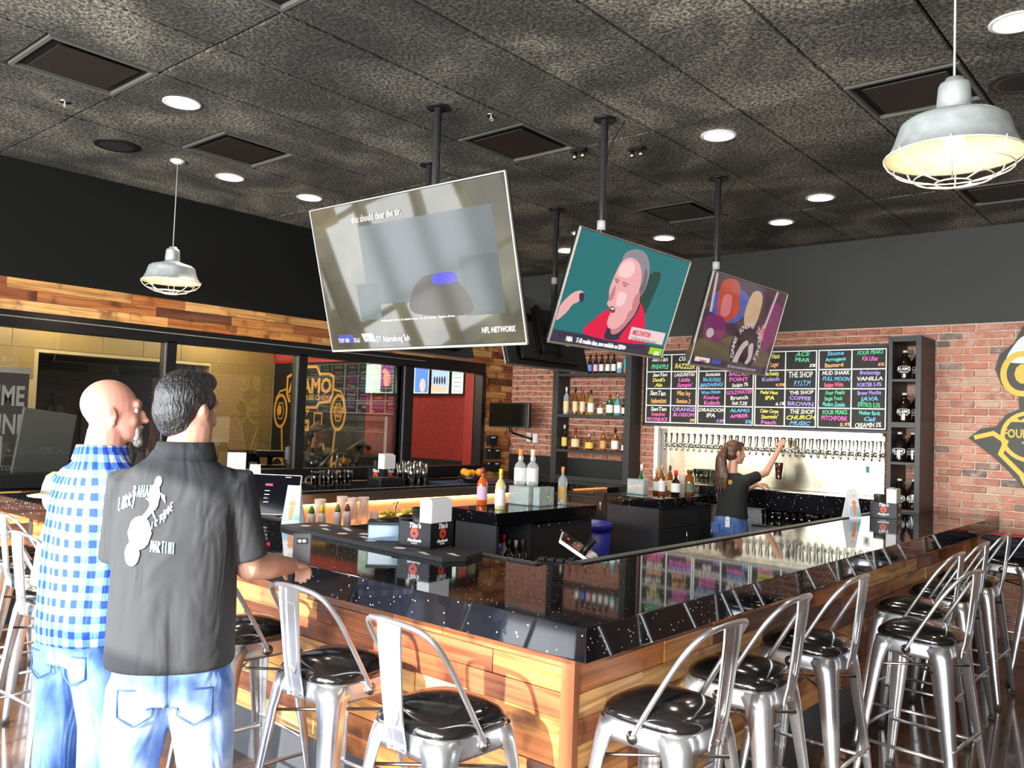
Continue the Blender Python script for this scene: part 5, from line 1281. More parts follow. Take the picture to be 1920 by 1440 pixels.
# ================================================ BAR STOOLS
def sq(hx, hy, z, n=32, e=3.6, cy=0):
    out = []
    for k in range(n):
        a = 2 * pi * k / n
        c, s = cos(a), sin(a)
        out.append((hx * (abs(c) ** (2 / e)) * (1 if c >= 0 else -1), cy + hy * (abs(s) ** (2 / e)) * (1 if s >= 0 else -1), z))
    return out
def stool_proto():
    t = empty('bar_stool', (0, 0, 0), 0, 'galvanised metal bar stool with black padded seat', 'stool', 'metal bar stools around the bar')
    t.scale = (1, 1, 1.012)
    MB().rings([sq(.170, .170, .748), sq(.182, .182, .755), sq(.184, .184, .766, e=3.4), sq(.178, .178, .780, e=3.2), sq(.160, .160, .796, e=3), sq(.128, .128, .809, e=2.6), sq(.085, .085, .818, e=2.3), sq(.04, .04, .822, e=2), sq(.01, .01, .823, e=2)]).build('seat_cushion', VINYL, t)
    MB().rings([sq(.170, .170, .750, e=4.5), sq(.175, .175, .742, e=4.5), sq(.178, .178, .70, e=4.5), sq(.180, .180, .682, e=4.5), sq(.172, .172, .682, e=4.5), sq(.165, .165, .738, e=4.5)]).build('seat_frame', RAW, t)
    # pressed sheet leg: bowed angle section, wide at the seat, narrow at the foot
    def leg(sx_, sy_):
        b = MB(); R_ = []
        for z, wd, off in ((.745, .105, .172), (.69, .082, .180), (.62, .068, .187), (.5, .060, .199), (.35, .050, .214), (.18, .040, .230), (.04, .030, .244), (.012, .028, .246)):
            rr_ = wd * .45; o_ = []; th = .0035
            o_.append((-wd, 0)); 
            for k in range(5):
                a = pi / 2 - (pi / 2) * k / 4
                o_.append((-rr_ + rr_ * cos(a), -rr_ + rr_ * sin(a)))
            o_.append((0, -wd))
            i_ = [(-th * 1.2, -wd)]
            for k in range(5):
                a = (pi / 2) * k / 4
                r2 = max(rr_ - th, .001)
                i_.append((-rr_ + r2 * cos(a), -rr_ + r2 * sin(a)))
            i_.append((-wd, -th * 1.2))
            R_.append([(sx_ * (off + px), sy_ * (off + py), z) for px, py in o_ + i_])
        return b.rings(R_, True, True)
    foot = MB().cbox((0, 0, .008), (.034, .034, .016), .004)
    for sx_, sy_ in ((-1, -1), (1, -1), (1, 1), (-1, 1)):
        l_ = leg(sx_, sy_).build('leg', RAW, t)
        MB().cbox((sx_ * .232, sy_ * .232, .009), (.036, .036, .018), .004).build('rubber_foot', RUBBER, l_)
    q = .212
    for a_, b_, z in (((-q, -q), (q, -q), .30), ((-q, q), (q, q), .30), ((-q, -q), (-q, q), .25), ((q, -q), (q, q), .25)):
        MB().tube([(a_[0], a_[1], z), (b_[0], b_[1], z)], [.0085, .0085], 10).build('foot_rail', RAW, t)
    b = MB()
    b.tube([(-.178, -.178, .60), (.178, .178, .60)], .006, 8).tube([(-.178, .178, .612), (.178, -.178, .612)], .006, 8).build('cross_brace', STEELD, t)
    pts = [(-.184, .01, .705), (-.183, -.005, .74), (-.178, -.075, .86), (-.172, -.145, .975), (-.158, -.195, 1.045), (-.125, -.225, 1.080), (-.06, -.238, 1.092), (0, -.240, 1.094)]
    pts = pts + [(-p[0], p[1], p[2]) for p in pts[::-1][1:]]
    MB().tube(spline(pts, 5), .0095, 10).build('back_hoop', RAW, t)
    for s in (-1, 1):
        b = MB(); b.T = Matrix.Translation((s * .181, .01, .712)) @ Matrix.Rotation(s * radians(90), 4, 'Y')
        b.lathe([(.001, 0), (.022, 0), (.022, .005), (.011, .008), (.009, .015), (.001, .016)], 14).build('hoop_bracket', STEELD, t)
    # splat: pressed sheet from the hoop down to the rear apron
    sp_ = []
    zz = [(1.088, -.2385, .056), (1.04, -.236, .055), (.98, -.229, .052), (.90, -.219, .049), (.82, -.209, .046), (.76, -.200, .044), (.72, -.190, .044), (.69, -.186, .044)]
    for z, y, hw in zz:
        sp_.append([(-hw, y - .004, z), (-hw, y - .010, z), (-hw + .006, y - .004, z), (-hw * .45, y - .004, z), (-hw * .38, y - .0015, z), (hw * .38, y - .0015, z), (hw * .45, y - .004, z), (hw - .006, y - .004, z), (hw, y - .010, z), (hw, y - .004, z), (hw - .006, y + .0, z), (-hw + .006, y + .0, z)])
    s_ = MB().rings(sp_, True, False).build('back_splat', RAW, t)
    em = MB().tube(spline([(-.026, -.234, 1.0), (-.02, -.236, 1.03), (.02, -.236, 1.03), (.026, -.234, 1.0), (.022, -.212, .80), (-.022, -.212, .80)], 3, True), .0022, 6, True).build('pressed_outline', RAW, s_)
    for s in (-.025, .025): MB().ell((s, -.193, .705), (.006, .003, .006)).build('rivet', CHROME, s_)
    return t
stp = stool_proto()
sts = [(-1.985, 2.02, -2, 'metal bar stool nearest the camera on the front side, back turned to us'),
       (-2.65, 2.10, 3, 'metal bar stool whose back hoop carries the hand of the man in black'),
       (-3.35, 2.14, -4, 'metal bar stool seen just right of the man in black, third on the front side'),
       (-4.56, 1.85, 4, 'metal bar stool at the left edge that the child in the straw hat sits on'),
       (-5.32, 2.05, -4, 'metal bar stool at the left edge, behind the one by the plaid shirt'),
       (-5.95, 2.10, 2, 'metal bar stool at the far left end, mostly outside the photo'),
       (-1.495, 2.60, 88, 'metal bar stool just round the bar corner, first on the right side'),
       (-1.515, 3.22, 91, 'metal bar stool second from the bar corner on the right side'),
       (-1.52, 3.92, 90, 'metal bar stool third from the bar corner on the right side'),
       (-1.20, 4.56, 86, 'metal bar stool pulled out from the right side, fully visible legs'),
       (-1.41, 5.18, 90, 'metal bar stool directly behind the pulled-out one'),
       (-1.42, 5.84, 90, 'metal bar stool two places behind the pulled-out one'),
       (-1.43, 6.55, 90, 'metal bar stool on the right side, third from the brick wall'),
       (-1.00, 7.20, 82, 'metal bar stool at the right edge, turned a little, near the brick wall'),
       (-1.43, 7.85, 90, 'metal bar stool closest to the brick wall'),
       (-7.09, 4.42, -90, 'metal bar stool by the window wall, left hoop of three'),
       (-7.09, 4.92, -90, 'metal bar stool by the window wall, middle hoop of three'),
       (-7.09, 5.42, -90, 'metal bar stool by the window wall, right hoop of three')]
for i, (x, y, dg, lb) in enumerate(sts):
    if i == 0:
        stp.location = (x, y, 0); stp.rotation_euler = (0, 0, radians(dg)); stp['label'] = lb
    else: copy_tree(stp, None, (x, y, 0), radians(dg), lb)
# folded jackets on the stool by the wall
jk = empty('folded_jacket', (-1.41, 7.85, .795), 0, 'dark jacket with red stripe folded on the stool closest to the brick wall', 'jacket')
b = MB()
for k in range(5): b.ell((rnd.uniform(-.05, .05), rnd.uniform(-.04, .04), .03 + .03 * k), (.16, .14, .03))
b.build('jacket_body', P('jacket_navy', (.015, .016, .03), .9), jk)
MB().ell((.0, -.03, .185), (.14, .08, .012)).build('jacket_stripe', P('jacket_red', (.4, .03, .03), .8), jk)

# ================================================ PEOPLE
SKINM = M('skin', (.62, .32, .22), .5, noise=(6, .10)); SKINR = M('ruddy_skin', (.66, .30, .22), .45, noise=(5, .12)); SKINW = M('light_skin', (.66, .36, .25), .5)
for m_ in (SKINM, SKINR, SKINW): m_.node_tree.nodes['Principled BSDF'].inputs['Subsurface Weight'].default_value = .0
def hairmat(n, c, s=120):
    m = M(n, c, .42)
    N = m.node_tree.nodes; L = m.node_tree.links; b = N['Principled BSDF']
    tc = N.new('ShaderNodeTexCoord'); t = N.new('ShaderNodeTexNoise'); t.inputs['Scale'].default_value = s; t.inputs['Detail'].default_value = 3
    mp = N.new('ShaderNodeMapping'); mp.inputs['Scale'].default_value = (1, 1, .25)
    L.new(tc.outputs['Object'], mp.inputs[0]); L.new(mp.outputs[0], t.inputs['Vector'])
    r = ramp(N, [(.3, tuple(v * .4 for v in c)), (.55, c), (.75, tuple(min(1, v * 2.6 + .03) for v in c))]); L.new(t.outputs['Fac'], r.inputs[0]); L.new(r.outputs[0], b.inputs['Base Color'])
    bp = N.new('ShaderNodeBump'); bp.inputs['Strength'].default_value = .9; bp.inputs['Distance'].default_value = .01; L.new(t.outputs['Fac'], bp.inputs['Height']); L.new(bp.outputs[0], b.inputs['Normal'])
    return m
def cloth(n, c, s=14, st=.35, rough=.85):
    m = M(n, c, rough)
    N = m.node_tree.nodes; L = m.node_tree.links; b = N['Principled BSDF']
    tc = N.new('ShaderNodeTexCoord'); t = N.new('ShaderNodeTexNoise'); t.inputs['Scale'].default_value = s; t.inputs['Detail'].default_value = 2; t.inputs['Distortion'].default_value = 1.2
    mp = N.new('ShaderNodeMapping'); mp.inputs['Scale'].default_value = (1, 1, .35); mp.inputs['Rotation'].default_value = (.3, .4, 0)
    L.new(tc.outputs['Object'], mp.inputs[0]); L.new(mp.outputs[0], t.inputs['Vector'])
    bp = N.new('ShaderNodeBump'); bp.inputs['Strength'].default_value = st; bp.inputs['Distance'].default_value = .04; L.new(t.outputs['Fac'], bp.inputs['Height']); L.new(bp.outputs[0], b.inputs['Normal'])
    return m
def denim(n, c1, c2):
    m = cloth(n, c1, 8, .9)
    N = m.node_tree.nodes; L = m.node_tree.links; b = N['Principled BSDF']
    tc = N.new('ShaderNodeTexCoord'); t = N.new('ShaderNodeTexNoise'); t.inputs['Scale'].default_value = 5; t.inputs['Detail'].default_value = 5
    L.new(tc.outputs['Object'], t.inputs['Vector'])
    r = ramp(N, [(.35, c1), (.62, c2)]); L.new(t.outputs['Fac'], r.inputs[0]); L.new(r.outputs[0], b.inputs['Base Color'])
    return m
def gingham():
    m = cloth('blue_gingham', (.05, .15, .6), 8, .55)
    N = m.node_tree.nodes; L = m.node_tree.links; b = N['Principled BSDF']
    tc = N.new('ShaderNodeTexCoord'); sp = N.new('ShaderNodeSeparateXYZ')
    nz = N.new('ShaderNodeTexNoise'); nz.inputs['Scale'].default_value = 4
    wob = N.new('ShaderNodeVectorMath'); wob.operation = 'MULTIPLY_ADD'; wob.inputs[1].default_value = (.03, .03, .03)
    L.new(tc.outputs['Object'], nz.inputs['Vector']); L.new(nz.outputs['Color'], wob.inputs[0]); L.new(tc.outputs['Object'], wob.inputs[2])
    L.new(wob.outputs[0], sp.inputs[0])
    at = N.new('ShaderNodeMath'); at.operation = 'ARCTAN2'; L.new(sp.outputs[0], at.inputs[0]); L.new(sp.outputs[1], at.inputs[1])
    def band(src, k):
        a = N.new('ShaderNodeMath'); a.operation = 'MULTIPLY'; a.inputs[1].default_value = k
        f = N.new('ShaderNodeMath'); f.operation = 'FRACT'; g2 = N.new('ShaderNodeMath'); g2.operation = 'GREATER_THAN'; g2.inputs[1].default_value = .5
        L.new(src, a.inputs[0]); L.new(a.outputs[0], f.inputs[0]); L.new(f.outputs[0], g2.inputs[0]); return g2.outputs[0]
    u = band(at.outputs[0], 3.6); v = band(sp.outputs[2], 17)
    ad = N.new('ShaderNodeMath'); ad.operation = 'ADD'; L.new(u, ad.inputs[0]); L.new(v, ad.inputs[1])
    hf = N.new('ShaderNodeMath'); hf.operation = 'MULTIPLY'; hf.inputs[1].default_value = .5; L.new(ad.outputs[0], hf.inputs[0])
    r = ramp(N, [(0, (.62, .68, .80)), (.4, (.08, .20, .66)), (.9, (.006, .035, .34))], 'CONSTANT'); L.new(hf.outputs[0], r.inputs[0]); L.new(r.outputs[0], b.inputs['Base Color'])
    return m
GING = gingham()
BLKSH = cloth('faded_black_cotton', (.023, .024, .027), 7, .7); BLKT = cloth('black_tee', (.010, .010, .011), 14, .4)
DEN1 = denim('light_denim', (.035, .10, .32), (.30, .40, .58)); DEN2 = denim('mid_denim', (.035, .10, .30), (.15, .25, .46)); DEN3 = denim('blue_denim', (.04, .10, .28), (.09, .18, .40))  # light_denim: fading, with fold highlights and shadows painted into its contrast
HBLK = hairmat('black_grey_hair', (.022, .020, .020)); HBRN = hairmat('brown_hair', (.085, .035, .018), 60); HFAIR = hairmat('grey_stubble', (.35, .33, .3)); HLOB = hairmat('short_brown_hair', (.05, .035, .025))
EYEW = P('eye_white', (.7, .7, .68), .2); EYED = P('eye_iris', (.04, .03, .02), .1); SHOE = P('dark_shoe', (.02, .018, .016), .5)

def fuse(mb, name, mat, parent, vox=.008, it=6, f=.6):
    o = mb.build(name, mat, parent)
    r = o.modifiers.new('fuse', 'REMESH'); r.mode = 'VOXEL'; r.voxel_size = vox; r.use_smooth_shade = True
    s = o.modifiers.new('soften', 'SMOOTH'); s.iterations = it; s.factor = f
    return o
def limb(mb, pts, rs, n=14):
    """rounded tapering limb through points with radii"""
    P = [Vector(p) for p in pts]
    mb.tube([tuple(p) for p in P], rs, n)
    for p, r in ((P[0], rs[0]), (P[-1], rs[-1])):
        ra = r if not isinstance(r, (tuple, list)) else min(r)
        mb.ell(tuple(p), (ra, ra, ra), nu=12, nv=8)
    return mb
def head(mb, c, Rh, s=1.0, ears=True, jowl=0):
    def E_(p, r, rot=None):
        mb.ell(tuple(Vector(c) + Rh @ (Vector(p) * s)), tuple(v * s for v in r), Rh @ rot if rot else Rh, 18, 12)
    E_((0, -.012, .022), (.078, .100, .098)); E_((0, .028, -.03), (.066, .070, .085)); E_((0, .032, -.078), (.050 + jowl, .056, .040)); E_((0, .068, -.098), (.024, .022, .022))
    E_((0, .082, .028), (.052, .020, .022)); E_((0, .100, -.020), (.012, .016, .026)); E_((0, .112, -.036), (.017, .016, .012))
    E_((0, .088, -.066), (.027, .014, .009)); E_((0, .086, -.078), (.024, .014, .008)); E_((-.036, .064, -.035), (.026, .024, .026)); E_((.036, .064, -.035), (.026, .024, .026))
    if ears:
        for q in (-1, 1):
            E_((q * .080, -.008, -.012), (.009, .020, .034), Matrix.Rotation(q * -.3, 3, 'Z')); E_((q * .082, -.014, -.002), (.012, .012, .020)); E_((q * .078, -.004, -.040), (.010, .010, .012))
def eyes(parent, c, Rh, s=1.0):
    for q in (-1, 1):
        p = Vector(c) + Rh @ (Vector((q * .031, .0755, .004)) * s)
        e = MB().ell(tuple(p), (.0125 * s,) * 3).build('eye', EYEW, parent)
        MB().ell(tuple(p + Rh @ (Vector((0, .0085, 0)) * s)), (.0055 * s, .005 * s, .0055 * s)).build('iris', EYED, e)
def hand(mb, wrist, d, nrm, side, s=1.0, curl=.5, thumb=.6):
    """d: direction of the fingers, nrm: back of the hand, side: +1 if thumb lies on the (d x nrm) side"""
    d = Vector(d).normalized(); nrm = (Vector(nrm) - d * Vector(nrm).dot(d)).normalized(); x = d.cross(nrm).normalized() * side
    w0 = Vector(wrist)
    R3 = Matrix((x, d, nrm)).transposed()
    mb.ell(tuple(w0 + d * .05 * s), (.040 * s, .056 * s, .017 * s), R3, 14, 10)
    mb.ell(tuple(w0 + d * .065 * s), (.042 * s, .036 * s, .015 * s), R3, 14, 10)
    mb.ell(tuple(w0 + d * .035 * s + x * .022 * s - nrm * .006 * s), (.020 * s, .034 * s, .017 * s), R3, 12, 8)
    for k, (off, ln, rd) in enumerate(((.030, .070, .0092), (.010, .078, .0096), (-.010, .072, .0090), (-.029, .056, .0080))):
        p = w0 + d * .088 * s + x * off * s; pts = [p - d * .02 * s, p]; a = 0; q = p
        for j, fr_ in enumerate((.45, .32, .23)):
            a += curl * (1.0, 1.1, .8)[j]
            q = q + (d * cos(a) - nrm * sin(a)) * ln * fr_ * s
            pts.append(q)
        limb(mb, pts, [rd * s * 1.05, rd * s * 1.08, rd * s, rd * s * .92, rd * s * .8], 10)
    b_ = w0 + d * .022 * s + x * .030 * s
    t1_ = b_ + (x * .7 + d * .65 - nrm * .25).normalized() * .040 * s
    t2_ = t1_ + (x * (.35 - thumb * .4) + d * .8 - nrm * thumb).normalized() * .032 * s
    t3_ = t2_ + (x * (.1 - thumb * .4) + d * .8 - nrm * thumb * 1.3).normalized() * .024 * s
    limb(mb, [b_, t1_, t2_, t3_], [.014 * s, .0125 * s, .0105 * s, .009 * s], 10)
def hring(cx, cy, cz, rx, ry, n=28, e=2.3, tw=0):
    out = []
    for k in range(n):
        a = 2 * pi * k / n; c, s = cos(a), sin(a)
        x = rx * (abs(c) ** (2 / e)) * (1 if c >= 0 else -1); y = ry * (abs(s) ** (2 / e)) * (1 if s >= 0 else -1)
        out.append((cx + x * cos(tw) - y * sin(tw), cy + x * sin(tw) + y * cos(tw), cz))
    return out

def person_root(loc, face, label):
    """face = world direction the chest faces"""
    rz = math.atan2(-face[0], face[1])
    p = empty('person', loc, rz, label, 'person')
    inv = Matrix.Rotation(-rz, 3, 'Z')
    def W(v): return tuple(inv @ (Vector(v) - Vector(loc)))
    def Dv(v): return inv @ Vector(v)
    return p, W, Dv

# ---- man in the black shirt, back to us, right hand on the stool hoop with a phone
A = (-2.838, 1.53, 0)
p1, Wp, Dv = person_root(A, (-.80, .60, 0), 'standing man in faded black printed shirt and light jeans holding a phone')
Rh = Matrix.Rotation(radians(-38), 3, 'Z') @ Matrix.Rotation(radians(-3), 3, 'X')
HC = (.0, .03, 1.738)
body = MB()
head(body, HC, Rh, 1.06, jowl=.012)
limb(body, [(0, -.01, 1.48), (.008, .0, 1.58), (.02, .012, 1.68)], [.085, .078, .070], 16)
body.rings([hring(0, 0, z, a, b) for z, a, b in ((.92, .15, .12), (1.1, .17, .13), (1.3, .18, .12), (1.44, .14, .09), (1.5, .06, .06))])
RSH = (.175, -.005, 1.475); hw = Vector(Wp((-2.880, 2.075, 1.128))); el = Vector(Wp((-2.735, 1.745, 1.175)))
dirh = (hw - el).normalized()
limb(body, [RSH, tuple((Vector(RSH) + el) / 2), tuple(el)], [.046, .048, .048])
limb(body, [tuple(el), tuple(el * .65 + hw * .35), tuple(hw - dirh * .075)], [.048, .050, .033])
hand(body, tuple(hw - dirh * .085), dirh + Vector((0, 0, -.05)), (0, 0, 1), -1, 1.05, .62, .8)
limb(body, [(-.175, -.0, 1.465), (-.205, .06, 1.22)], [.044, .046]); limb(body, [(-.205, .06, 1.22), (-.14, .22, 1.12), (-.06, .32, 1.12)], [.046, .038, .028])
hand(body, (-.06, .32, 1.12), (.8, .6, 0), (0, .3, 1), 1, 1.05, .45, .3)
fuse(body, 'body', SKINM, p1, .0055, 3, .5)
eyes(p1, HC, Rh, 1.06)
hr = MB()
def hE(mb, p, r, rot=None): mb.ell(tuple(Vector(HC) + Rh @ (Vector(p) * 1.06)), tuple(v * 1.06 for v in r), Rh @ rot if rot else Rh, 24, 14)
hE(hr, (0, -.022, .040), (.087, .102, .095)); hE(hr, (0, -.055, -.005), (.079, .068, .085)); hE(hr, (0, .035, .095), (.066, .055, .042)); hE(hr, (.0, .06, .098), (.05, .035, .026)); hE(hr, (0, -.05, -.055), (.066, .050, .045))
for q in (-1, 1): hE(hr, (q * .068, .018, .035), (.018, .035, .035))
ho = fuse(hr, 'hair', HBLK, p1, .007, 3, .5)
shirt = MB()
shirt.rings([hring(-.01, cy, z, a, b) for z, a, b, cy in ((.850, .212, .172, .01), (.86, .216, .178, .01), (.92, .214, .180, .01), (1.04, .212, .176, .012), (1.17, .208, .166, .008), (1.30, .206, .152, 0), (1.41, .208, .136, -.006), (1.48, .200, .114, -.01), (1.53, .155, .095, -.008), (1.57, .105, .086, -.002), (1.60, .092, .086, .002))])
sm_ = (Vector(RSH) * .42 + el * .58)
limb(shirt, [(.13, 0, 1.46), RSH, tuple((Vector(RSH) + sm_) / 2)], [.082, .082, .077])
shirt.tube([tuple((Vector(RSH) + sm_) / 2), tuple(sm_), tuple(Vector(RSH) * .12 + el * .88)], [.074, .074, .078], 18)
limb(shirt, [(-.13, 0, 1.46), (-.175, 0, 1.470), (-.19, .03, 1.36)], [.082, .082, .075]); shirt.tube([(-.19, .03, 1.36), (-.205, .06, 1.20)], [.072, .074], 18)
fuse(shirt, 'shirt', BLKSH, p1, .009, 4, .5)
co = MB()
co.rings([hring(.0, .006, 1.560, .112, .100), hring(.004, .0, 1.622, .094, .088), hring(.004, .0, 1.624, .084, .080), hring(.0, .006, 1.565, .094, .088)], True).build('collar', BLKSH, p1)
def pocket(par, cx, z0, z1, a_, b_, cy):
    """patch pocket outline stitched on the seat of the jeans"""
    mb = MB(); pts = [(-.055, z1), (.055, z1), (.055, z0 + .03), (0, z0), (-.055, z0 + .03), (-.055, z1)]
    dense = []
    for (xa, za), (xb, zb) in zip(pts, pts[1:]):
        for k in range(5): dense.append((xa + (xb - xa) * k / 5, za + (zb - za) * k / 5))
    dense.append(dense[0])
    P_ = []
    for x, z in dense:
        t = min(.97, abs(x / a_)); P_.append((cx + x, cy - b_ * (1 - t ** 2.3) ** (1 / 2.3) - .001, z))
    mb.tube(P_, .0035, 5); return mb.build('pocket_seam', D.materials.get('seam_blue') or P('seam_blue', (.03, .08, .22)), par)
jn = MB()
jn.rings([hring(0, .0, z, a, b) for z, a, b in ((.74, .185, .15), (.84, .195, .155), (.93, .185, .145), (.98, .175, .135))])
for q in (-1, 1):
    jn.rings([hring(q * cx, cy, z, a, b) for z, a, b, cx, cy in ((.06, .085, .10, .14, .03), (.12, .080, .092, .14, .02), (.30, .082, .090, .135, .0), (.48, .092, .098, .125, .01), (.62, .105, .115, .112, .0), (.78, .115, .135, .095, -.005), (.86, .09, .13, .09, 0))])
fuse(jn, 'jeans', DEN1, p1, .010, 5, .5)
for q in (-1, 1): 
    pocket(p1, q * .095, .68, .80, .112, .132, -.005)
    MB().ell((q * .14, .09, .05), (.055, .14, .05)).box(q * .14 - .05, -.05, 0, q * .14 + .05, .22, .03, .01).build('shoe', SHOE, p1)
# shirt print on the back left
PRW = P('print_white', (.80, .82, .82), .8); PRB = P('print_blue', (.25, .55, .75), .8)
def onback(shapes, nm, txts=()):
    f = flat(nm, shapes, p1); f.location = (-.075, -.171, 1.26); f.rotation_euler = (radians(90) - .06, 0, 0)
    return f
pb = MB()
def curved(polys, name, mat):
    """print shapes following the curve of the back"""
    mb = MB()
    for p in polys:
        vs = []
        for (x, z) in p:
            x -= .022; z += .125; zz = z; PR = ((1.04, .212, .164), (1.17, .208, .158), (1.30, .206, .152), (1.41, .208, .142), (1.48, .200, .124), (1.53, .155, .103))
            a_, b_ = PR[0][1:]
            for (z_a, a1, b1), (z_b, a2, b2) in zip(PR, PR[1:]):
                if z_a <= zz <= z_b: t0 = (zz - z_a) / (z_b - z_a); a_ = a1 + (a2 - a1) * t0; b_ = b1 + (b2 - b1) * t0
            t = min(.97, abs((x + .01) / a_)); y = -b_ * (1 - t ** 2.3) ** (1 / 2.3) + .003
            vs.append((x, y - .0085, zz))
        mb.add(vs, [list(range(len(vs)))])
    me = D.meshes.new(name); me.from_pydata(mb.v, [], mb.f); me.materials.append(mat)
    o = D.objects.new(name, me); COL.objects.link(o); o.parent = p1; return o
def ring_fan(cx, cz, rx, rz_, n=22): # split a disc into strips so that it bends
    out = []; k = 8
    for i in range(k):
        x0 = -1 + 2 * i / k; x1 = -1 + 2 * (i + 1) / k
        h0 = math.sqrt(max(0, 1 - x0 * x0)); h1 = math.sqrt(max(0, 1 - x1 * x1))
        out.append([(cx + x0 * rx, cz - h0 * rz_), (cx + x1 * rx, cz - h1 * rz_), (cx + x1 * rx, cz + h1 * rz_), (cx + x0 * rx, cz + h0 * rz_)])
    return out
curved(ring_fan(-.085, 1.195, .040, .055) + ring_fan(-.105, 1.125, .026, .040) + ring_fan(-.045, 1.315, .017, .045) + ring_fan(-.038, 1.365, .012, .018) + [[(-.088, 1.24), (-.07, 1.235), (-.04, 1.275), (-.03, 1.31), (-.052, 1.30), (-.065, 1.27)], [(-.03, 1.33), (-.012, 1.32), (-.008, 1.295), (-.02, 1.31)], [(-.05, 1.28), (-.035, 1.245), (-.040, 1.245), (-.055, 1.275)], [(-.075, 1.31), (-.055, 1.31), (-.055, 1.295)]], 'printed_figure', PRW)
def cword(word, x0, z0, h_, dx, rise, mat, wd=.004):
    """letters drawn as strokes so that they wrap the back"""
    GL = {'L': [[(0, 1), (0, 0), (.6, 0)]], 'A': [[(0, 0), (.35, 1), (.7, 0)], [(.15, .4), (.55, .4)]], 'R': [[(0, 0), (0, 1), (.6, .8), (0, .5), (.6, 0)]], 'Y': [[(0, 1), (.35, .5)], [(.7, 1), (.2, -.3)]], 'B': [[(0, 0), (0, 1), (.5, .8), (0, .5), (.6, .25), (0, 0)]], 'M': [[(0, 0), (.1, 1), (.4, .3), (.7, 1), (.8, 0)]], 'T': [[(0, 1), (.7, 1)], [(.35, 1), (.35, 0)]], 'I': [[(.2, 0), (.2, 1)]], 'N': [[(0, 0), (0, 1), (.6, 0), (.6, 1)]], 'D': [[(0, 0), (0, 1), (.6, .5), (0, 0)]], 'O': [[(.3, 0), (0, .5), (.3, 1), (.6, .5), (.3, 0)]], 'E': [[(.6, 1), (0, 1), (0, 0), (.6, 0)], [(0, .5), (.5, .5)]], 'S': [[(.6, .9), (.1, .8), (.6, .3), (0, .1)]], 'H': [[(0, 0), (0, 1)], [(.6, 0), (.6, 1)], [(0, .5), (.6, .5)]], 'F': [[(.6, 1), (0, 1), (0, 0)], [(0, .5), (.5, .5)]], 'P': [[(0, 0), (0, 1), (.6, .75), (0, .5)]], ' ': []}
    ps = []
    for i, ch in enumerate(word):
        for st in GL[ch]: ps += stroke([(x0 + i * dx + u_2 * dx * .95, z0 + i * rise + v_ * h_) for u_2, v_ in st], wd)
    return curved(ps, 'printed_word', mat)
cword('LARRY', -.165, 1.265, .040, .012, .006, PRW); cword('BAHAM', -.115, 1.312, .036, .013, .001, PRB); cword('DIRTY', -.06, 1.20, .022, .012, .010, PRB, .003); cword('SHOE', -.02, 1.235, .026, .010, .012, PRW, .003); cword('MARTINI', -.045, 1.135, .036, .0115, -.001, PRB, .0035)

# ---- bald man in blue gingham, half turned to the right
p2, Wp, Dv = person_root((-3.545, 1.53, 0), (-.30, .95, 0), 'bald man with white goatee in blue and white checked shirt and jeans')
Rh = Matrix.Rotation(radians(-42), 3, 'Z') @ Matrix.Rotation(radians(4), 3, 'X')
HC = (.035, .045, 1.715)
body = MB(); head(body, HC, Rh, 1.06, jowl=.006)
hE(body, (0, -.02, .035), (.081, .100, .094))
limb(body, [(.01, .0, 1.46), (.022, .02, 1.56), (.025, .025, 1.64)], [.088, .080, .074], 16)
body.rings([hring(0, 0, z, a, b) for z, a, b in ((.9, .15, .12), (1.1, .16, .13), (1.3, .17, .12), (1.42, .13, .09), (1.47, .06, .06))])
for q in (-1, 1): limb(body, [(q * .155 + .018, .0, 1.425), (q * .205 + .012, .05, 1.20), (q * .18, .175, 1.06)], [.042, .042, .040]); limb(body, [(q * .18, .175, 1.06), (q * .12, .30, 1.06), (q * .06, .37, 1.07)], [.042, .036, .026]); hand(body, (q * .06, .37, 1.07), (-q * .6, .6, .1), (0, 0, 1), -q, 1, .4, .4)
fuse(body, 'body', SKINR, p2, .0055, 3, .5)
eyes(p2, HC, Rh, 1.06)
gt = MB(); hE(gt, (0, .078, -.098), (.034, .022, .026)); hE(gt, (0, .096, -.060), (.030, .010, .008)); hE(gt, (0, .082, -.118), (.024, .02, .022))
for q in (-1, 1): hE(gt, (q * .030, .080, -.075), (.008, .012, .024))
fuse(gt, 'goatee', HFAIR, p2, .005, 2, .5)
sh2 = MB()
sh2.rings([hring(max(0, z - 1.1) * .07, cy, z, a, b) for z, a, b, cy in ((.80, .200, .180, .02), (.88, .204, .184, .02), (1.0, .202, .182, .02), (1.12, .198, .172, .012), (1.25, .196, .154, 0), (1.37, .198, .134, -.005), (1.44, .192, .112, -.008), (1.49, .150, .094, 0), (1.53, .105, .086, .006), (1.56, .092, .084, .012))])
for q in (-1, 1):
    limb(sh2, [(q * .13 + .02, 0, 1.425), (q * .158 + .018, .0, 1.430), (q * .205 + .012, .05, 1.20), (q * .18, .175, 1.06), (q * .13, .28, 1.06)], [.078, .074, .062, .060, .052])
fuse(sh2, 'shirt', GING, p2, .009, 4, .5)
MB().rings([hring(.012, .012, 1.52, .110, .100), hring(.016, .015, 1.580, .096, .092), hring(.016, .015, 1.582, .086, .083), hring(.012, .012, 1.525, .096, .09)], True).build('collar', GING, p2)
jn = MB(); jn.rings([hring(0, .0, z, a, b) for z, a, b in ((.72, .175, .14), (.80, .185, .15), (.90, .18, .14), (.95, .17, .13))])
for q in (-1, 1): jn.rings([hring(q * cx, cy, z, a, b) for z, a, b, cx, cy in ((.06, .08, .095, .13, .03), (.12, .078, .09, .13, .02), (.30, .080, .088, .125, .0), (.48, .088, .095, .118, .01), (.62, .10, .11, .108, .0), (.76, .11, .13, .092, -.005), (.84, .09, .12, .09, 0))])
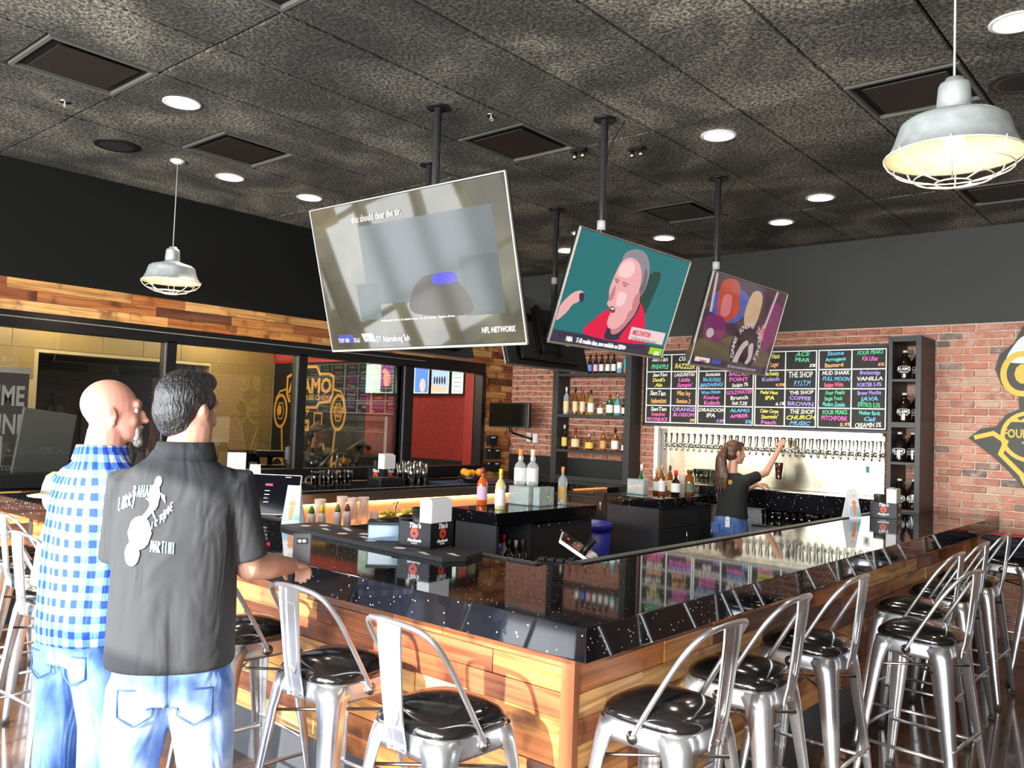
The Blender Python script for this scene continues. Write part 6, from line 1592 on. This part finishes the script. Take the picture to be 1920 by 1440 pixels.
fuse(jn, 'jeans', DEN2, p2, .010, 5, .5)
for q in (-1, 1): 
    pocket(p2, q * .092, .66, .77, .107, .127, -.005)
    MB().ell((q * .13, .09, .05), (.055, .14, .05)).box(q * .13 - .05, -.05, 0, q * .13 + .05, .22, .03, .01).build('shoe', SHOE, p2)

# ---- child in a straw hat sitting at the bar behind the men
p3, Wp, Dv = person_root((-4.63, 1.83, .825), (.1, 1, 0), 'small child in straw hat and white clothes sitting behind the man in plaid')
HC = (-.12, .03, .40); Rh = Matrix.Rotation(radians(20), 3, 'Z') @ Matrix.Rotation(radians(-25), 3, 'X')
body = MB(); head(body, HC, Rh, .88)
limb(body, [(0, 0, .27), (-.08, .02, .34)], [.045, .042])
body.rings([hring(0, 0, z, a, b) for z, a, b in ((.0, .10, .08), (.12, .10, .08), (.25, .105, .07), (.30, .05, .045))])
for q in (-1, 1):
    limb(body, [(q * .12, 0, .25), (q * .17, .02, .14), (q * .13, .14, .16)], [.032, .028, .024]); hand(body, (q * .13, .14, .16), (-q * .3, .9, 0), (0, 0, 1), -q, .7, .4, .4)
    limb(body, [(q * .06, .0, .04), (q * .08, .20, .03), (q * .08, .22, -.20)], [.058, .046, .034])
fuse(body, 'body', SKINW, p3, .006, 3, .5)
eyes(p3, HC, Rh, .88)
ws = MB(); ws.rings([hring(0, 0, z, a, b) for z, a, b in ((-.0, .125, .105), (.1, .122, .10), (.21, .125, .09), (.27, .10, .07), (.30, .06, .05))])
for q in (-1, 1): limb(ws, [(q * .10, 0, .25), (q * .15, .01, .18)], [.052, .050])
fuse(ws, 'shirt', cloth('white_cotton', (.80, .79, .77), 10, .4), p3, .008, 3, .5)
sh3 = MB(); sh3.rings([hring(0, 0, z, a, b) for z, a, b in ((-.005, .13, .11), (.06, .13, .11))])
for q in (-1, 1): limb(sh3, [(q * .07, 0, .045), (q * .085, .16, .045)], [.072, .062])
fuse(sh3, 'shorts', D.materials['white_cotton'], p3, .008, 3, .5)
STRAW = M('straw_weave', (.62, .45, .20), .7, noise=(60, .25), bump=(90, .6))
ht = MB(); T0 = Matrix.Translation(Vector(HC) + Rh @ Vector((0, -.015, .035))) @ Rh.to_4x4() @ Matrix.Rotation(radians(22), 4, 'X'); ht.T = T0
ht.lathe([(.001, .125), (.045, .122), (.075, .10), (.088, .05), (.092, .0), (.15, -.012), (.155, -.006), (.092, .008), (.084, .0)], 28, caps=False).build('straw_hat', STRAW, p3)
hb = MB(); hb.T = T0; hb.lathe([(.094, .002), (.093, .025)], 28, caps=False).build('hat_band', P('black_band', (.02, .02, .02)), p3)

# ---- bartender at the taps
p4, Wp, Dv = person_root((-3.80, 7.78, 0), (.08, 1, 0), 'bartender with brown ponytail in black tee reaching up to the taps')
HC = (.005, .03, 1.525); Rh = Matrix.Rotation(radians(-28), 3, 'Z')
body = MB(); head(body, HC, Rh, .95)
limb(body, [(0, -.01, 1.28), (0, .0, 1.38), (.0, .015, 1.46)], [.052, .046, .045], 14)
body.rings([hring(0, 0, z, a, b) for z, a, b in ((.8, .14, .11), (.95, .12, .09), (1.1, .13, .09), (1.22, .14, .08), (1.30, .05, .05))])
ha = Vector(Wp((-3.53, 8.28, 1.60))); rs4 = Vector((.160, 0, 1.26)); e4 = rs4 * .5 + ha * .5 + Vector((.05, -.05, -.09))
limb(body, [tuple(rs4), tuple(e4)], [.040, .033]); limb(body, [tuple(e4), tuple(ha)], [.034, .022])
hand(body, tuple(ha), (ha - e4).normalized() + Vector((-.1, .1, .2)), (.2, -.9, .3), -1, .92, .5, .6)
ls4 = Vector((-.160, 0, 1.26)); e5 = Vector((-.19, .10, 1.02)); h5 = Vector((.04, .40, 1.20))
limb(body, [tuple(ls4), tuple(e5)], [.040, .033]); limb(body, [tuple(e5), tuple(h5)], [.033, .022]); hand(body, tuple(h5), (.8, .5, .1), (0, -.3, .9), 1, .92, .6, .6)
fuse(body, 'body', SKINM, p4, .0055, 3, .5); eyes(p4, HC, Rh, .95)
hr = MB()
def hE4(p, r): hr.ell(tuple(Vector(HC) + Rh @ (Vector(p) * .95)), tuple(v * .95 for v in r), Rh, 20, 12)
hE4((0, -.022, .040), (.086, .102, .093)); hE4((0, -.045, -.01), (.078, .072, .080)); hE4((0, .045, .082), (.062, .048, .034))
hE4((0, -.10, .055), (.035, .035, .035))
for k, (dx, dy) in enumerate(((0, 0), (.022, .01), (-.024, .008), (.035, .02), (-.038, .02))):
    limb(hr, [(-.045 + dx * .2, -.085, 1.56), (-.055 + dx * .7, -.125, 1.47), (-.060 + dx * 1.0, -.130 + dy, 1.38), (-.050 + dx * 1.3, -.128 + dy, 1.28), (-.062 + dx * 1.5, -.125 + dy, 1.20), (-.05 + dx * 1.5, -.118 + dy, 1.13 + abs(dx) * .8)], [.026, .030, .030, .026, .018, .006], 10)
fuse(hr, 'ponytail_hair', HBRN, p4, .006, 2, .4)
ts = MB(); ts.rings([hring(0, cy, z, a, b) for z, a, b, cy in ((.885, .162, .128, 0), (.95, .155, .118, 0), (1.04, .146, .108, 0), (1.14, .158, .112, .005), (1.22, .170, .108, .005), (1.28, .150, .088, 0), (1.325, .075, .06, 0))])
limb(ts, [(.12, 0, 1.25), tuple(rs4), tuple(rs4 * .68 + e4 * .32)], [.066, .062, .056]); ts.tube([tuple(rs4 * .68 + e4 * .32), tuple(rs4 * .42 + e4 * .58)], [.056, .054], 14)
limb(ts, [(-.12, 0, 1.25), tuple(ls4), tuple(ls4 * .55 + e5 * .45)], [.064, .06, .054])
fuse(ts, 'tee_shirt', BLKT, p4, .007, 3, .5)
lg = flat('printed_logo', [(P('print_gold', (.75, .5, .08)), ringpoly(0, 0, (.016, .016), (.022, .022), 20) + [disc(0, 0, .008, n=8)])], p4); lg.location = (.045, -.117, 1.24); lg.rotation_euler = (radians(90), 0, 0)
jn = MB(); jn.rings([hring(0, -.01, z, a, b) for z, a, b in ((.68, .16, .12), (.78, .172, .142), (.86, .160, .128), (.91, .148, .115))])
for q in (-1, 1): jn.rings([hring(q * cx, cy, z, a, b) for z, a, b, cx, cy in ((.05, .05, .06, .08, .0), (.28, .056, .062, .082, .0), (.45, .062, .07, .082, .01), (.62, .082, .092, .084, .0), (.76, .094, .125, .078, -.02), (.82, .07, .10, .075, -.02))]); jn.ell((q * .075, -.085, .76), (.075, .07, .085))
fuse(jn, 'jeans', DEN3, p4, .008, 3, .5)
for q in (-1, 1): MB().box(q * .08 - .045, -.168, .74, q * .08 + .045, -.150, .84, .008).build('back_pocket', DEN3, p4); MB().ell((q * .08, .06, .04), (.045, .11, .04)).build('shoe', SHOE, p4)
ot = empty('bottle_opener', (-3.755, 7.606, .86), radians(4), 'white bottle opener tucked in the bartender back pocket', 'opener')
MB().prism([(-.022, -.05), (.022, -.05), (.022, .035), (.012, .052), (-.012, .052), (-.022, .035)], -.003, .003).build('opener_body', WPLAS, ot).rotation_euler = (radians(90), 0, 0)
text('beer', .015, k_, (0, -.004, .015), (radians(90), 0, 0), ot)
bg_ = empty('beer_glass', (-3.52, 8.23, 1.27), 0, 'glass of dark amber beer being filled under the taps', 'glass')
MB().lathe([(.001, 0), (.030, 0), (.042, .15), (.040, .15), (.001, .14)], 16).build('amber_beer', M('amber_beer', (.16, .03, .01), .1, coat=.5, trans=.2), bg_)
MB().lathe([(.031, 0), (.044, .165), (.043, .165)], 16, caps=False).build('glass_wall', CLEAR, bg_)

# ---- man behind the window glass
p5, Wp, Dv = person_root((-8.36, 6.16, 0), (.35, .85, 0), 'man in dark jacket behind the window glass at the register')
p5.scale = (.95, .95, .95)
HC = (0, .03, 1.60); Rh = Matrix.Rotation(radians(-35), 3, 'Z')
body = MB(); head(body, HC, Rh, 1.0)
limb(body, [(0, -.01, 1.34), (0, .01, 1.53)], [.065, .056], 14)
body.rings([hring(0, 0, z, a, b) for z, a, b in ((.9, .15, .12), (1.2, .16, .12), (1.36, .13, .09), (1.42, .05, .05))])
for q in (-1, 1):
    limb(body, [(q * .19, 0, 1.32), (q * .23, .06, 1.12), (q * .18, .27, 1.10)], [.05, .045, .03]); hand(body, (q * .18, .27, 1.10), (-q * .2, .9, .0), (0, 0, 1), -q, 1, .4, .4)
    limb(body, [(q * .10, 0, .85), (q * .11, 0, .45), (q * .11, 0, .08)], [.09, .065, .045])
fuse(body, 'body', SKINM, p5, .007, 3, .5); eyes(p5, HC, Rh)
hr = MB()
for p_, r_2 in (((0, -.022, .045), (.082, .100, .088)), ((0, .02, .090), (.062, .06, .034)), ((0, -.055, .0), (.074, .06, .06))): hr.ell(tuple(Vector(HC) + Rh @ Vector(p_)), r_2, Rh, 20, 12)
fuse(hr, 'hair', HLOB, p5, .008, 2, .4)
jk2 = MB(); jk2.rings([hring(0, 0, z, a, b) for z, a, b in ((.75, .20, .15), (.95, .20, .15), (1.15, .205, .15), (1.30, .21, .125), (1.37, .17, .10), (1.43, .08, .075))])
for q in (-1, 1): limb(jk2, [(q * .16, 0, 1.32), (q * .20, 0, 1.31), (q * .24, .06, 1.12), (q * .19, .22, 1.10)], [.075, .075, .062, .05])
fuse(jk2, 'jacket', BLKT, p5, .009, 3, .5)
tr = MB()
for q in (-1, 1): tr.rings([hring(q * .10, 0, z, a, a * 1.1) for z, a in ((.05, .075), (.45, .085), (.80, .11))])
fuse(tr, 'trousers', P('black_trousers', (.012, .012, .014), .9), p5, .01, 3, .5)
for q in (-1, 1): MB().ell((q * .11, .08, .045), (.05, .13, .045)).build('shoe', SHOE, p5)
